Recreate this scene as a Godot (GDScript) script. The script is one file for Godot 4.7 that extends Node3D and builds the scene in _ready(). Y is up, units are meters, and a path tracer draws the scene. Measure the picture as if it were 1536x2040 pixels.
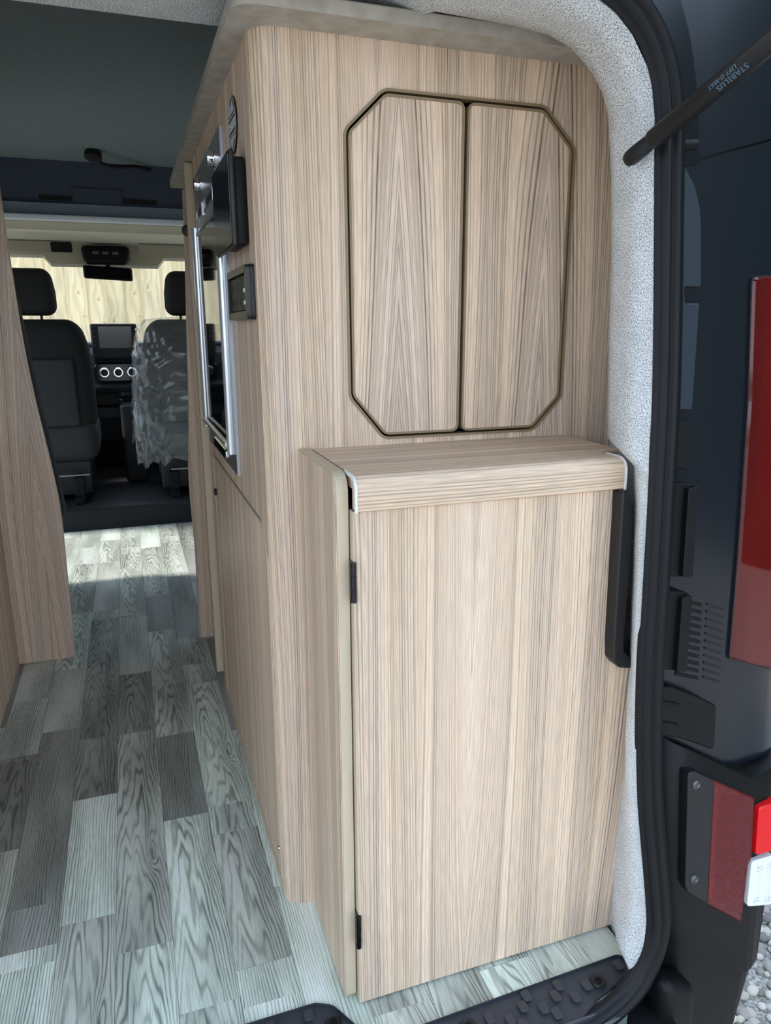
extends Node3D
# Rear view into a converted camper van: tall oak-look kitchen tower, low rear locker,
# carpeted rear opening, black body corner with lamps, aisle and cab beyond.

const FLAT := 4294967295
const XC := -0.06            # centre line of the van
var st: SurfaceTool
var org := Vector3.ZERO
var X := Transform3D.IDENTITY
var grain := 1
var uo := Vector2.ZERO
var M := {}
var used := {}
var rng := RandomNumberGenerator.new()

# ---------------------------------------------------------------- nodes
func numbered(n: String) -> String:
	if not used.has(n):
		used[n] = 0
		return n
	used[n] += 1
	return "%s_%03d" % [n, used[n]]

func thing(called: String, label: String, category: String, at := Vector3.ZERO, group := "") -> Node3D:
	var o := Node3D.new()
	o.name = numbered(called)
	add_child(o)
	o.position = at
	org = at
	o.set_meta("label", label)
	o.set_meta("category", category)
	if group != "": o.set_meta("group", group)
	return o

func structure(called: String, at := Vector3.ZERO) -> Node3D:
	var o := Node3D.new()
	o.name = numbered(called)
	add_child(o)
	o.position = at
	org = at
	o.set_meta("kind", "structure")
	return o

func begin() -> void:
	st = SurfaceTool.new()
	st.begin(Mesh.PRIMITIVE_TRIANGLES)
	st.set_smooth_group(FLAT)

func part(called: String, mat: Material, parent: Node, label := "") -> MeshInstance3D:
	st.generate_normals()
	var o := MeshInstance3D.new()
	o.name = called
	o.mesh = st.commit()
	o.mesh.surface_set_material(0, mat)
	parent.add_child(o, true)
	if label != "": o.set_meta("label", label)
	return o

func solid(called: String, mat: Material, label: String, category: String, group := "") -> MeshInstance3D:
	var o := part(numbered(called), mat, self)
	o.position = org
	o.set_meta("label", label)
	o.set_meta("category", category)
	if group != "": o.set_meta("group", group)
	return o

func shell(called: String, mat: Material) -> MeshInstance3D:
	var o := part(numbered(called), mat, self)
	o.position = org
	o.set_meta("kind", "structure")
	return o

# ---------------------------------------------------------------- geometry
func put(p: Vector3, n: Vector3) -> void:
	var k := 0
	var a := n.abs()
	if a.y > a.x and a.y >= a.z: k = 1
	elif a.z > a.x: k = 2
	var v := grain
	if v == k: v = 1 if k != 1 else 2
	var u := 3 - k - v
	st.set_uv(Vector2(p[u], p[v]) + uo)
	st.add_vertex(p - org)

func tri(a: Vector3, b: Vector3, c: Vector3, out: Vector3) -> void:
	var A := X * a
	var B := X * b
	var C := X * c
	var n := (C - A).cross(B - A)
	if n.length_squared() < 1e-16: return
	if n.dot(X.basis * out) < 0.0:
		put(A, -n); put(C, -n); put(B, -n)
	else:
		put(A, n); put(B, n); put(C, n)

func quad(a: Vector3, b: Vector3, c: Vector3, d: Vector3, out: Vector3) -> void:
	tri(a, b, c, out)
	tri(a, c, d, out)

func v3(p: Vector2, z: float) -> Vector3:
	return Vector3(p.x, p.y, z)

func inset(poly: PackedVector2Array, d: float) -> PackedVector2Array:
	# same vertex count, moved inwards by d
	var r := PackedVector2Array()
	var s := -1.0 if Geometry2D.is_polygon_clockwise(poly) else 1.0
	var n := poly.size()
	for i in n:
		var e1 := (poly[i] - poly[(i + n - 1) % n]).normalized()
		var e2 := (poly[(i + 1) % n] - poly[i]).normalized()
		var n1 := Vector2(-e1.y, e1.x) * s
		var n2 := Vector2(-e2.y, e2.x) * s
		var m := n1 + n2
		var k := m.length_squared()
		r.append(poly[i] + m * (2.0 * d / maxf(k, 0.6)))
	return r

func fillet(pts: Array, r, steps := 6) -> PackedVector2Array:
	var o := PackedVector2Array()
	var n := pts.size()
	for i in n:
		var p: Vector2 = pts[i]
		var a: Vector2 = pts[(i + n - 1) % n]
		var b: Vector2 = pts[(i + 1) % n]
		var rad: float = r[i] if r is Array else r
		if rad <= 0.0:
			o.append(p)
			continue
		var d1 := (a - p).normalized()
		var d2 := (b - p).normalized()
		var half := acos(clampf(d1.dot(d2), -0.9999, 0.9999)) * 0.5
		var t := minf(rad / tan(half), minf(p.distance_to(a), p.distance_to(b)) * 0.48)
		var q1 := p + d1 * t
		var q2 := p + d2 * t
		for k in steps + 1:
			var f := float(k) / steps
			o.append(q1.lerp(p, f).lerp(p.lerp(q2, f), f))
	return o

func extrude(poly: PackedVector2Array, z0: float, z1: float, ch := 0.0) -> void:
	# z1 is the face turned to the viewer; ch rounds its rim
	var s := -1.0 if Geometry2D.is_polygon_clockwise(poly) else 1.0
	var n := poly.size()
	var dz := signf(z1 - z0)
	var top := inset(poly, ch) if ch > 0.0 else poly
	var idx := Geometry2D.triangulate_polygon(top)
	for i in range(0, idx.size(), 3):
		tri(v3(top[idx[i]], z1), v3(top[idx[i + 1]], z1), v3(top[idx[i + 2]], z1), Vector3(0, 0, dz))
	idx = Geometry2D.triangulate_polygon(poly)
	for i in range(0, idx.size(), 3):
		tri(v3(poly[idx[i]], z0), v3(poly[idx[i + 1]], z0), v3(poly[idx[i + 2]], z0), Vector3(0, 0, -dz))
	for i in n:
		var p := poly[i]
		var q := poly[(i + 1) % n]
		var e := q - p
		var o := Vector3(e.y, -e.x, 0) * s
		quad(v3(p, z0), v3(q, z0), v3(q, z1 - dz * ch), v3(p, z1 - dz * ch), o)
		if ch > 0.0:
			quad(v3(p, z1 - dz * ch), v3(q, z1 - dz * ch), v3(top[(i + 1) % n], z1), v3(top[i], z1), o.normalized() + Vector3(0, 0, dz))

func ring(a: PackedVector2Array, b: PackedVector2Array, z0: float, z1: float) -> void:
	# band between two outlines with the same vertex count; a outside, b inside
	var s := -1.0 if Geometry2D.is_polygon_clockwise(a) else 1.0
	var n := a.size()
	for i in n:
		var j := (i + 1) % n
		quad(v3(a[i], z1), v3(a[j], z1), v3(b[j], z1), v3(b[i], z1), Vector3(0, 0, z1 - z0))
		quad(v3(a[i], z0), v3(a[j], z0), v3(b[j], z0), v3(b[i], z0), Vector3(0, 0, z0 - z1))
		var e := a[j] - a[i]
		var o := Vector3(e.y, -e.x, 0) * s
		quad(v3(a[i], z0), v3(a[j], z0), v3(a[j], z1), v3(a[i], z1), o)
		quad(v3(b[i], z0), v3(b[j], z0), v3(b[j], z1), v3(b[i], z1), -o)

func cast(poly: PackedVector2Array, c: Vector2, d: Vector2) -> Vector2:
	var best := c
	var bt := 1e9
	for i in poly.size():
		var p := poly[i]
		var e := poly[(i + 1) % poly.size()] - p
		var den := d.cross(e)
		if absf(den) < 1e-12: continue
		var t := (p - c).cross(e) / den
		var s := (p - c).cross(d) / den
		if t > 0.0 and s > -1e-6 and s < 1.000001 and t < bt:
			bt = t
			best = c + d * t
	return best

func holed(outer: PackedVector2Array, hole: PackedVector2Array, z0: float, z1: float) -> void:
	var c := Vector2.ZERO
	for p in hole: c += p
	c /= hole.size()
	var angs := []
	for p in hole: angs.append((p - c).angle())
	for p in outer: angs.append((p - c).angle())
	angs.sort()
	var A := PackedVector2Array()
	var B := PackedVector2Array()
	var last := -99.0
	for t in angs:
		if t - last < 1e-5: continue
		last = t
		A.append(cast(outer, c, Vector2.from_angle(t)))
		B.append(cast(hole, c, Vector2.from_angle(t)))
	ring(A, B, z0, z1)

func box(a: Vector3, b: Vector3) -> void:
	var lo := a.min(b)
	var hi := a.max(b)
	extrude(PackedVector2Array([Vector2(lo.x, lo.y), Vector2(hi.x, lo.y), Vector2(hi.x, hi.y), Vector2(lo.x, hi.y)]), lo.z, hi.z)

func slab(a: Vector3, b: Vector3, ch := 0.002) -> void:
	# chamfered box
	var lo := a.min(b)
	var hi := a.max(b)
	rbox((lo + hi) * 0.5, hi - lo, ch, 1, 0)

func rbox(c: Vector3, size: Vector3, r: float, n := 3, mid := 0, bend := "") -> void:
	var h := size * 0.5
	r = minf(r, minf(h.x, minf(h.y, h.z)) * 0.999)
	var lines := []
	for k in 3:
		var l := []
		for i in n: l.append(-h[k] + r * (1.0 - cos(PI * 0.5 * i / n)) * 1.0)
		l.append(-h[k] + r)
		for i in mid: l.append(lerpf(-h[k] + r, h[k] - r, float(i + 1) / (mid + 1)))
		l.append(h[k] - r)
		for i in range(n - 1, -1, -1): l.append(h[k] - r * (1.0 - cos(PI * 0.5 * i / n)))
		lines.append(l)
	if n > 1: st.set_smooth_group(1)
	for k in 3:
		var u := (k + 1) % 3
		var v := (k + 2) % 3
		for s in [-1.0, 1.0]:
			var g := []
			for a in lines[u]:
				var row := []
				for b in lines[v]:
					var p := Vector3.ZERO
					p[k] = s * h[k]
					p[u] = a
					p[v] = b
					var inn := p.clamp(-h + Vector3(r, r, r), h - Vector3(r, r, r))
					p = inn + (p - inn).normalized() * r
					if bend != "": p = bent(bend, p)
					row.append(p + c)
				g.append(row)
			for i in g.size() - 1:
				for j in g[0].size() - 1:
					var m: Vector3 = (g[i][j] + g[i + 1][j + 1]) * 0.5 - c
					var o := Vector3.ZERO
					o[k] = s
					quad(g[i][j], g[i + 1][j], g[i + 1][j + 1], g[i][j + 1], o * 0.5 + m.normalized() * 0.2)
	st.set_smooth_group(FLAT)

func bent(kind: String, p: Vector3) -> Vector3:
	# gentle deformations of rounded blocks
	match kind:
		"bench": return Vector3(p.x - 0.084 * (p.y + 0.43) * (p.x + 0.29) / 0.58, p.y, p.z + 0.16 * p.y)
		"boss": return Vector3(p.x, p.y - p.x * 0.35, p.z)
		"seat_back":
			var k := clampf((p.y - 0.05) / 0.24, 0, 1)
			return Vector3(p.x * (1.0 - 0.22 * k * k), p.y, p.z + 0.10 * p.y + 0.03 * cos(p.x * 5.0))
		"pocket": return Vector3(p.x, p.y, p.z + 0.10 * (p.y - 0.085) + 0.03 * cos(p.x * 5.0))
		"headrest": return Vector3(p.x * (1.0 - 1.08 * maxf(0.0, p.y)), p.y, p.z + p.y * 0.1)
		"mirror": return Vector3(p.x, p.y - p.x * 0.05, p.z)
		"overhead": return Vector3(p.x * (1.0 + p.y * 0.9), p.y, p.z - p.y * 0.3)
	return p

func grid(rows: Array, wrap := false, flip := false, smooth := true) -> void:
	if smooth: st.set_smooth_group(2)
	var m: int = rows[0].size()
	for i in rows.size() - 1:
		for j in (m if wrap else m - 1):
			var k := (j + 1) % m
			var a: Vector3 = rows[i][j]
			var b: Vector3 = rows[i][k]
			var c: Vector3 = rows[i + 1][k]
			var d: Vector3 = rows[i + 1][j]
			var n := (c - a).cross(b - d)
			if n.length_squared() < 1e-18: n = (c - a).cross(b - a)
			if flip: n = -n
			quad(a, b, c, d, n)
	st.set_smooth_group(FLAT)

func lathe(c: Vector3, axis: Vector3, prof: Array, n := 24) -> void:
	# prof: (radius, height along axis)
	var w := axis.normalized()
	var u := w.cross(Vector3.UP if absf(w.y) < 0.9 else Vector3.RIGHT).normalized()
	var v := w.cross(u)
	var rows := []
	for p in prof:
		var row := []
		for i in n:
			var t := TAU * i / n
			row.append(c + w * p.y + (u * cos(t) + v * sin(t)) * p.x)
		rows.append(row)
	for i in rows.size() - 1:
		st.set_smooth_group(10 + i)
		for j in n:
			var k := (j + 1) % n
			var pd: Vector2 = prof[i + 1] - prof[i]
			var t := TAU * (j + 0.5) / n
			var o := (u * cos(t) + v * sin(t)) * pd.y - w * pd.x
			quad(rows[i][j], rows[i][k], rows[i + 1][k], rows[i + 1][j], o)
	st.set_smooth_group(FLAT)

func tube(pts: Array, r, n := 12) -> void:
	var rows := []
	var up := Vector3(0.13, 0.97, 0.2).normalized()
	for i in pts.size():
		var d: Vector3 = (pts[mini(i + 1, pts.size() - 1)] - pts[maxi(i - 1, 0)]).normalized()
		var u := d.cross(up).normalized()
		var v := d.cross(u)
		var rad: float = r[i] if r is Array else r
		var row := []
		for j in n:
			var t := TAU * j / n
			row.append(pts[i] + (u * cos(t) + v * sin(t)) * rad)
		rows.append(row)
	st.set_smooth_group(2)
	for i in rows.size() - 1:
		for j in n:
			var k := (j + 1) % n
			var mid: Vector3 = (rows[i][j] + rows[i][k]) * 0.5 - pts[i]
			quad(rows[i][j], rows[i][k], rows[i + 1][k], rows[i + 1][j], mid)
	st.set_smooth_group(3)
	for e in [0, pts.size() - 1]:
		var d: Vector3 = pts[0] - pts[1] if e == 0 else pts[e] - pts[e - 1]
		for j in n: tri(pts[e], rows[e][j], rows[e][(j + 1) % n], d)
	st.set_smooth_group(FLAT)

func curve(pts: Array, n := 5) -> Array:
	var o := []
	for i in pts.size() - 1:
		var a = pts[maxi(i - 1, 0)]
		var b = pts[i]
		var c = pts[i + 1]
		var d = pts[mini(i + 2, pts.size() - 1)]
		for k in n:
			o.append(b.cubic_interpolate(c, a, d, float(k) / n))
	o.append(pts[-1])
	return o

# ---------------------------------------------------------------- materials
func tex(img: Image) -> ImageTexture:
	img.generate_mipmaps()
	return ImageTexture.create_from_image(img)

func noise(s: int, f: float, oct := 3) -> FastNoiseLite:
	var n := FastNoiseLite.new()
	n.seed = s
	n.noise_type = FastNoiseLite.TYPE_SIMPLEX_SMOOTH
	n.frequency = f
	n.fractal_octaves = oct
	return n

func mat(c: Color, rough := 0.5, metal := 0.0) -> StandardMaterial3D:
	var m := StandardMaterial3D.new()
	m.albedo_color = c
	m.roughness = rough
	m.metallic = metal
	return m

func laminate_image(s: int) -> Image:
	# oak print: dense fine dark lines in groups, slow colour bands, slight sway, V figure in places
	var w := 2048
	var h := 1024
	var g := RandomNumberGenerator.new()
	g.seed = s
	var group := noise(s + 6, 0.012, 2)
	var line := PackedFloat32Array(); line.resize(w)
	var x := 0
	while x < w:
		var k := group.get_noise_1d(x)
		var gap := g.randi_range(9, 24) - int(6.0 * k)
		var dark := g.randf_range(0.35, 0.85) + 0.55 * k
		if g.randf() < 0.08: dark += 0.55
		var wide := 5 if g.randf() < 0.7 else 8
		for q in wide:
			var e := 1.0 - absf(q - (wide - 1) * 0.5) / (wide * 0.62)
			line[(x + q) % w] = maxf(line[(x + q) % w], maxf(0.12, dark) * e)
		x += maxi(gap, 5)
	var band := noise(s + 1, 0.0055, 3)
	var hue := noise(s + 2, 0.003, 2)
	var sway := noise(s + 3, 0.0022, 2)
	var fleck := noise(s + 4, 0.4, 1)
	var b := PackedByteArray(); b.resize(w * h * 3)
	var i := 0
	for y in h:
		for xx in w:
			var sx := float(xx) + 34.0 * sway.get_noise_2d(xx * 0.6, y * 0.55)
			var d1 := absf(xx - 620.0)
			var d2 := absf(xx - 1560.0)
			if d1 < 380.0: sx = 620.0 + d1 + 0.42 * (y - 512.0) * (1.0 - d1 / 380.0) + 34.0 * sway.get_noise_2d(xx * 0.6, y * 0.55)
			elif d2 < 300.0: sx = 1560.0 + d2 - 0.34 * (y - 512.0) * (1.0 - d2 / 300.0) + 34.0 * sway.get_noise_2d(xx * 0.6, y * 0.55)
			var si := posmod(int(sx), w)
			var l := lerpf(line[si], line[(si + 1) % w], sx - floorf(sx))
			var fl := fleck.get_noise_2d(sx * 0.35, y * 0.07)
			l *= 0.8 + 0.55 * fl
			var bd := band.get_noise_2d(sx, y * 0.03)
			var hu := hue.get_noise_2d(sx, y * 0.03 + 500.0)
			var t := 1.02 + 0.13 * bd - 0.43 * l + 0.07 * fl
			b[i] = clampi(int((221.0 + 4.0 * hu) * t), 0, 255)
			b[i + 1] = clampi(int((195.0 + 1.0 * hu) * t), 0, 255)
			b[i + 2] = clampi(int((170.0 - 6.0 * hu) * t), 0, 255)
			i += 3
	return Image.create_from_data(w, h, false, Image.FORMAT_RGB8, b)

func oak_image(s: int, figure: float) -> Image:
	# weathered grey oak: figure 0 straight grain, 1 cathedral grain with a knot
	var w := 256
	var h := 1024
	var g := RandomNumberGenerator.new()
	g.seed = s
	var n1 := noise(s, 0.006, 3)
	var n2 := noise(s + 9, 0.02, 2)
	var pore := noise(s + 5, 0.35, 1)
	var cx := g.randf_range(70, 190)
	var cy := g.randf_range(300, 700)
	var ky := g.randf_range(150, 900)
	var kx := g.randf_range(40, 210)
	var b := PackedByteArray(); b.resize(w * h * 3)
	var i := 0
	for y in h:
		for x in w:
			var wob := n1.get_noise_2d(x * 1.1, y * 0.28)
			var t := 0.0
			if figure > 0.5:
				var q := (x - cx) / 34.0
				t = (y - cy) / 52.0 + q * q * 0.6 + wob * 5.0
			else:
				t = x / 6.0 + wob * 3.4 + sin(y * 0.004) * 1.5
			var kd := Vector2(x - kx, (y - ky) * 0.42).length()
			t += 9.0 * exp(-kd * kd / 900.0) * figure
			var v := 0.5 + 0.5 * sin(t * 2.6 + n2.get_noise_2d(x, y * 0.12) * 0.8)
			var l := pow(v, 3.2) * (0.55 + 0.5 * n2.get_noise_2d(x * 0.4 + 300, y * 0.07))
			l += maxf(0.0, pore.get_noise_2d(x * 1.3, y * 0.05) - 0.05) * 0.55
			l += 0.8 * exp(-kd * kd / 60.0) * figure
			var tone := 1.0 + 0.26 * n1.get_noise_2d(x * 0.5 + 900, y * 0.2) - 0.44 * clampf(l, 0.0, 1.1)
			b[i] = clampi(int(238.0 * tone), 0, 255)
			b[i + 1] = clampi(int(244.0 * tone), 0, 255)
			b[i + 2] = clampi(int(231.0 * tone), 0, 255)
			i += 3
	return Image.create_from_data(w, h, false, Image.FORMAT_RGB8, b)

func felt_image(s: int, base: Color, contrast: float) -> Image:
	var w := 512
	var g := RandomNumberGenerator.new()
	g.seed = s
	var n1 := noise(s, 0.22, 2)
	var n2 := noise(s + 1, 0.012, 3)
	var b := PackedByteArray(); b.resize(w * w * 3)
	var i := 0
	for y in w:
		for x in w:
			var v := n1.get_noise_2d(x, y * 1.2)
			var t := 1.0 + contrast * (0.8 * v - 0.9 * maxf(0.0, -v - 0.18) + g.randf_range(-0.25, 0.25)) + 0.05 * n2.get_noise_2d(x, y)
			b[i] = clampi(int(base.r8 * t), 0, 255)
			b[i + 1] = clampi(int(base.g8 * t), 0, 255)
			b[i + 2] = clampi(int(base.b8 * t), 0, 255)
			i += 3
	return Image.create_from_data(w, w, false, Image.FORMAT_RGB8, b)

func mottle_image(s: int, a: Color, c: Color, f: float, sy := 1.0) -> Image:
	var w := 512
	var n1 := noise(s, f, 5)
	var b := PackedByteArray(); b.resize(w * w * 3)
	var i := 0
	for y in w:
		for x in w:
			var k := a.lerp(c, clampf(0.5 + 0.9 * n1.get_noise_2d(x, y * sy), 0, 1))
			b[i] = k.r8
			b[i + 1] = k.g8
			b[i + 2] = k.b8
			i += 3
	return Image.create_from_data(w, w, false, Image.FORMAT_RGB8, b)

func pine_image(s: int) -> Image:
	var w := 128
	var h := 1024
	var g := RandomNumberGenerator.new()
	g.seed = s
	var n1 := noise(s, 0.01, 3)
	var knots := []
	for k in 3: knots.append(Vector2(g.randf_range(20, 108), g.randf_range(40, 990)))
	var b := PackedByteArray(); b.resize(w * h * 3)
	var i := 0
	for y in h:
		for x in w:
			var t := x / 7.0 + 6.0 * n1.get_noise_2d(x, y * 0.25)
			var l := 0.0
			for k in knots:
				var d: float = Vector2(x - k.x, (y - k.y) * 0.6).length()
				t += 4.0 * exp(-d * d / 300.0)
				l += exp(-d * d / 26.0)
			var tone := 1.0 - 0.10 * (0.5 + 0.5 * sin(t)) + 0.10 * n1.get_noise_2d(x * 0.4 + 300, y * 0.12)
			b[i] = clampi(int(246.0 * tone - 50.0 * l), 0, 255)
			b[i + 1] = clampi(int(224.0 * tone - 66.0 * l), 0, 255)
			b[i + 2] = clampi(int(178.0 * tone - 62.0 * l), 0, 255)
			i += 3
	return Image.create_from_data(w, h, false, Image.FORMAT_RGB8, b)

func tri_mat(img: Image, metres: float, rough: float, bump := 0.0) -> StandardMaterial3D:
	var m := mat(Color.WHITE, rough)
	m.albedo_texture = tex(img)
	m.uv1_triplanar = true
	m.uv1_world_triplanar = true
	m.uv1_scale = Vector3.ONE / metres
	if bump > 0.0:
		var nm := img.duplicate()
		nm.convert(Image.FORMAT_RGBA8)
		nm.bump_map_to_normal_map(bump)
		m.normal_enabled = true
		m.normal_texture = tex(nm)
	return m

func make_materials() -> void:
	var lam := laminate_image(11)
	M.wood = mat(Color.WHITE, 0.48)
	M.wood.albedo_texture = tex(lam)
	M.wood.uv1_scale = Vector3(1.0 / 0.56, 1.0 / 1.55, 1)
	M.wood.normal_enabled = true
	var nm := lam.duplicate()
	nm.convert(Image.FORMAT_RGBA8)
	nm.bump_map_to_normal_map(1.2)
	M.wood.normal_texture = tex(nm)
	M.wood.normal_scale = 0.12
	var edge := mottle_image(5, Color8(206, 191, 166), Color8(188, 170, 142), 0.02, 0.02)
	M.edge = tri_mat(edge, 0.2, 0.5)
	M.brass = mat(Color8(142, 121, 92), 0.42)
	M.gap = mat(Color8(26, 22, 19), 0.8)
	M.oak = []
	var figs := [0.0, 1.0, 1.0, 0.0, 1.0, 1.0]
	for i in 6:
		var t := tex(oak_image(70 + i * 13, figs[i]))
		for tint in [Color8(250, 255, 252), Color8(222, 222, 220), Color8(178, 177, 177)]:
			var m := mat(tint, 0.5)
			m.albedo_texture = t
			M.oak.append(m)
	M.floor_base = mat(Color8(96, 104, 101), 0.8)
	M.carpet = tri_mat(felt_image(21, Color8(220, 223, 223), 0.46), 0.33, 0.95, 3.0)
	M.lining = M.carpet.duplicate()
	M.lining.uv1_triplanar = false
	M.lining.uv1_world_triplanar = false
	M.lining.uv1_scale = Vector3(3.2, 3.2, 1)
	M.roof_felt = tri_mat(felt_image(22, Color8(114, 124, 123), 0.4), 0.2, 0.95, 2.0)
	M.band_felt = tri_mat(felt_image(23, Color8(128, 138, 150), 0.4), 0.3, 0.95, 2.0)
	M.board = tri_mat(mottle_image(31, Color8(190, 184, 172), Color8(166, 159, 147), 0.02), 0.45, 0.6)
	M.steel = mat(Color8(190, 194, 200), 0.28, 0.9)
	M.chrome = mat(Color8(225, 226, 228), 0.08, 1.0)
	M.silver = mat(Color8(214, 217, 221), 0.25, 0.75)
	M.black_glass = mat(Color8(16, 17, 19), 0.03)
	M.black_gloss = mat(Color8(10, 10, 11), 0.14)
	M.black_frame = mat(Color8(9, 9, 10), 0.32)
	M.black = mat(Color8(22, 22, 24), 0.45)
	M.black_matt = mat(Color8(17, 17, 18), 0.8)
	M.rubber = mat(Color8(19, 20, 23), 0.45)
	M.plastic = mat(Color8(14, 15, 16), 0.5)
	M.plastic.metallic_specular = 0.35
	M.rubber.metallic_specular = 0.35
	M.plate = mat(Color8(58, 60, 66), 0.55)
	M.paint = mat(Color8(18, 23, 32), 0.2)
	M.flange = mat(Color8(44, 53, 62), 0.3)
	M.navy = mat(Color8(66, 72, 88), 0.7)
	M.white = mat(Color8(236, 238, 240), 0.35)
	M.cream = mat(Color8(214, 205, 180), 0.85)
	M.visor = mat(Color8(168, 160, 140), 0.85)
	M.seat = tri_mat(felt_image(41, Color8(48, 50, 51), 0.35), 0.3, 0.9)
	M.seat_dark = tri_mat(felt_image(42, Color8(26, 27, 28), 0.35), 0.3, 0.9)
	M.dash = mat(Color8(40, 41, 43), 0.6)
	M.dash_grey = mat(Color8(84, 88, 94), 0.6)
	M.screen = mat(Color8(34, 38, 46), 0.08)
	M.glass = mat(Color(0.9, 0.95, 0.94, 0.06), 0.02)
	M.glass.transparency = BaseMaterial3D.TRANSPARENCY_ALPHA
	M.tint = mat(Color(0.03, 0.03, 0.035, 0.3), 0.02)
	M.tint.transparency = BaseMaterial3D.TRANSPARENCY_ALPHA
	M.film = mat(Color(0.93, 0.96, 0.97, 0.09), 0.06)
	M.film.transparency = BaseMaterial3D.TRANSPARENCY_ALPHA
	M.red_lens = mat(Color(0.44, 0.015, 0.035, 0.5), 0.03)
	M.red_lens.transparency = BaseMaterial3D.TRANSPARENCY_ALPHA
	M.red_in = mat(Color8(176, 84, 84), 0.35)
	M.red_mid = mat(Color8(140, 30, 36), 0.3)
	M.screw = mat(Color8(96, 98, 102), 0.4, 0.8)
	M.red_dark = mat(Color8(62, 8, 13), 0.2)
	M.red = mat(Color8(225, 22, 24), 0.12)
	M.red_rim = mat(Color8(235, 90, 90), 0.1)
	M.reverse = mat(Color8(232, 234, 234), 0.12)
	M.pine = []
	for i in 3:
		var pt := tex(pine_image(90 + i))
		for tint in [Color8(255, 252, 244), Color8(240, 236, 224)]:
			var m := mat(tint, 0.8)
			m.albedo_texture = pt
			m.uv1_scale = Vector3(1.0 / 0.17, 1.0 / 1.3, 1)
			M.pine.append(m)
	M.gravel = tri_mat(mottle_image(51, Color8(206, 202, 194), Color8(120, 112, 104), 0.12), 0.7, 0.95, 4.0)
	M.hedge = tri_mat(mottle_image(55, Color8(58, 74, 46), Color8(22, 32, 20), 0.05), 1.4, 0.9)
	M.stone = mat(Color8(214, 210, 202), 0.8)
	M.stone.vertex_color_use_as_albedo = true
	M.print_blue = mat(Color8(72, 98, 116), 0.5)
	M.print_silver = mat(Color8(205, 207, 210), 0.3)

# ---------------------------------------------------------------- setting up
func _ready() -> void:
	var cam := Camera3D.new()
	cam.name = "camera"
	add_child(cam)
	cam.position = Vector3(0, 1.0, 0)
	cam.rotation_degrees = Vector3(-14.2, -19.2, -0.2)
	cam.fov = 70.13
	cam.near = 0.02
	cam.far = 200.0
	cam.current = true
	var sky := ProceduralSkyMaterial.new()
	sky.sky_top_color = Color(0.74, 0.83, 0.94)
	sky.sky_horizon_color = Color(0.88, 0.92, 0.96)
	sky.ground_horizon_color = Color(0.6, 0.6, 0.58)
	sky.ground_bottom_color = Color(0.4, 0.39, 0.37)
	sky.sun_angle_max = 0.0
	sky.energy_multiplier = 1.0
	var env := Environment.new()
	env.background_mode = Environment.BG_SKY
	env.sky = Sky.new()
	env.sky.sky_material = sky
	env.ambient_light_source = Environment.AMBIENT_SOURCE_SKY
	env.tonemap_mode = Environment.TONE_MAPPER_LINEAR
	env.tonemap_exposure = 3.4
	env.sdfgi_enabled = true
	env.ssao_enabled = true
	env.ssil_enabled = true
	var we := WorldEnvironment.new()
	we.name = "sky"
	we.environment = env
	add_child(we)

	# low hazy sun from the front left; it reaches the aisle through the open side door
	var sun := DirectionalLight3D.new()
	sun.name = "sun"
	add_child(sun)
	sun.look_at_from_position(Vector3.ZERO, Vector3(1.0, -0.95, 0.12), Vector3.UP)
	sun.light_color = Color(1.0, 0.985, 0.96)
	sun.light_energy = 0.45
	sun.light_angular_distance = 7.0
	sun.shadow_enabled = true

	rng.seed = 4
	make_materials()
	build_shell()
	build_floor()
	build_rear_frame()
	build_tower()
	build_locker()
	build_tower_fittings()
	build_panels()
	build_body()
	build_lamps()
	build_strut_and_tailgate()
	build_threshold()
	build_roof_front()
	build_cab()
	build_outside()

# side-face frame: 2D (z, y), depth towards the aisle (-x)
func side(x: float) -> Transform3D:
	return Transform3D(Basis(Vector3(0, 0, 1), Vector3(0, 1, 0), Vector3(-1, 0, 0)), Vector3(x, 0, 0))

# flat frame: 2D (x, -z), depth up
func flat(y: float) -> Transform3D:
	return Transform3D(Basis(Vector3(1, 0, 0), Vector3(0, 0, -1), Vector3(0, 1, 0)), Vector3(0, y, 0))

# rear face of the body leans forward a little
func body(k := 0.0) -> Transform3D:
	var ey := Vector3(0, 1, -0.075).normalized()
	var ez := Vector3(0, 0.075, 1).normalized()
	return Transform3D(Basis(Vector3.RIGHT, ey, ez), Vector3(0, 0, -0.72) + ez * k)

func rect(x0: float, y0: float, x1: float, y1: float, r := 0.0, n := 5) -> PackedVector2Array:
	var p := [Vector2(x0, y0), Vector2(x1, y0), Vector2(x1, y1), Vector2(x0, y1)]
	return fillet(p, r, n) if r > 0.0 else PackedVector2Array(p)

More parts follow.
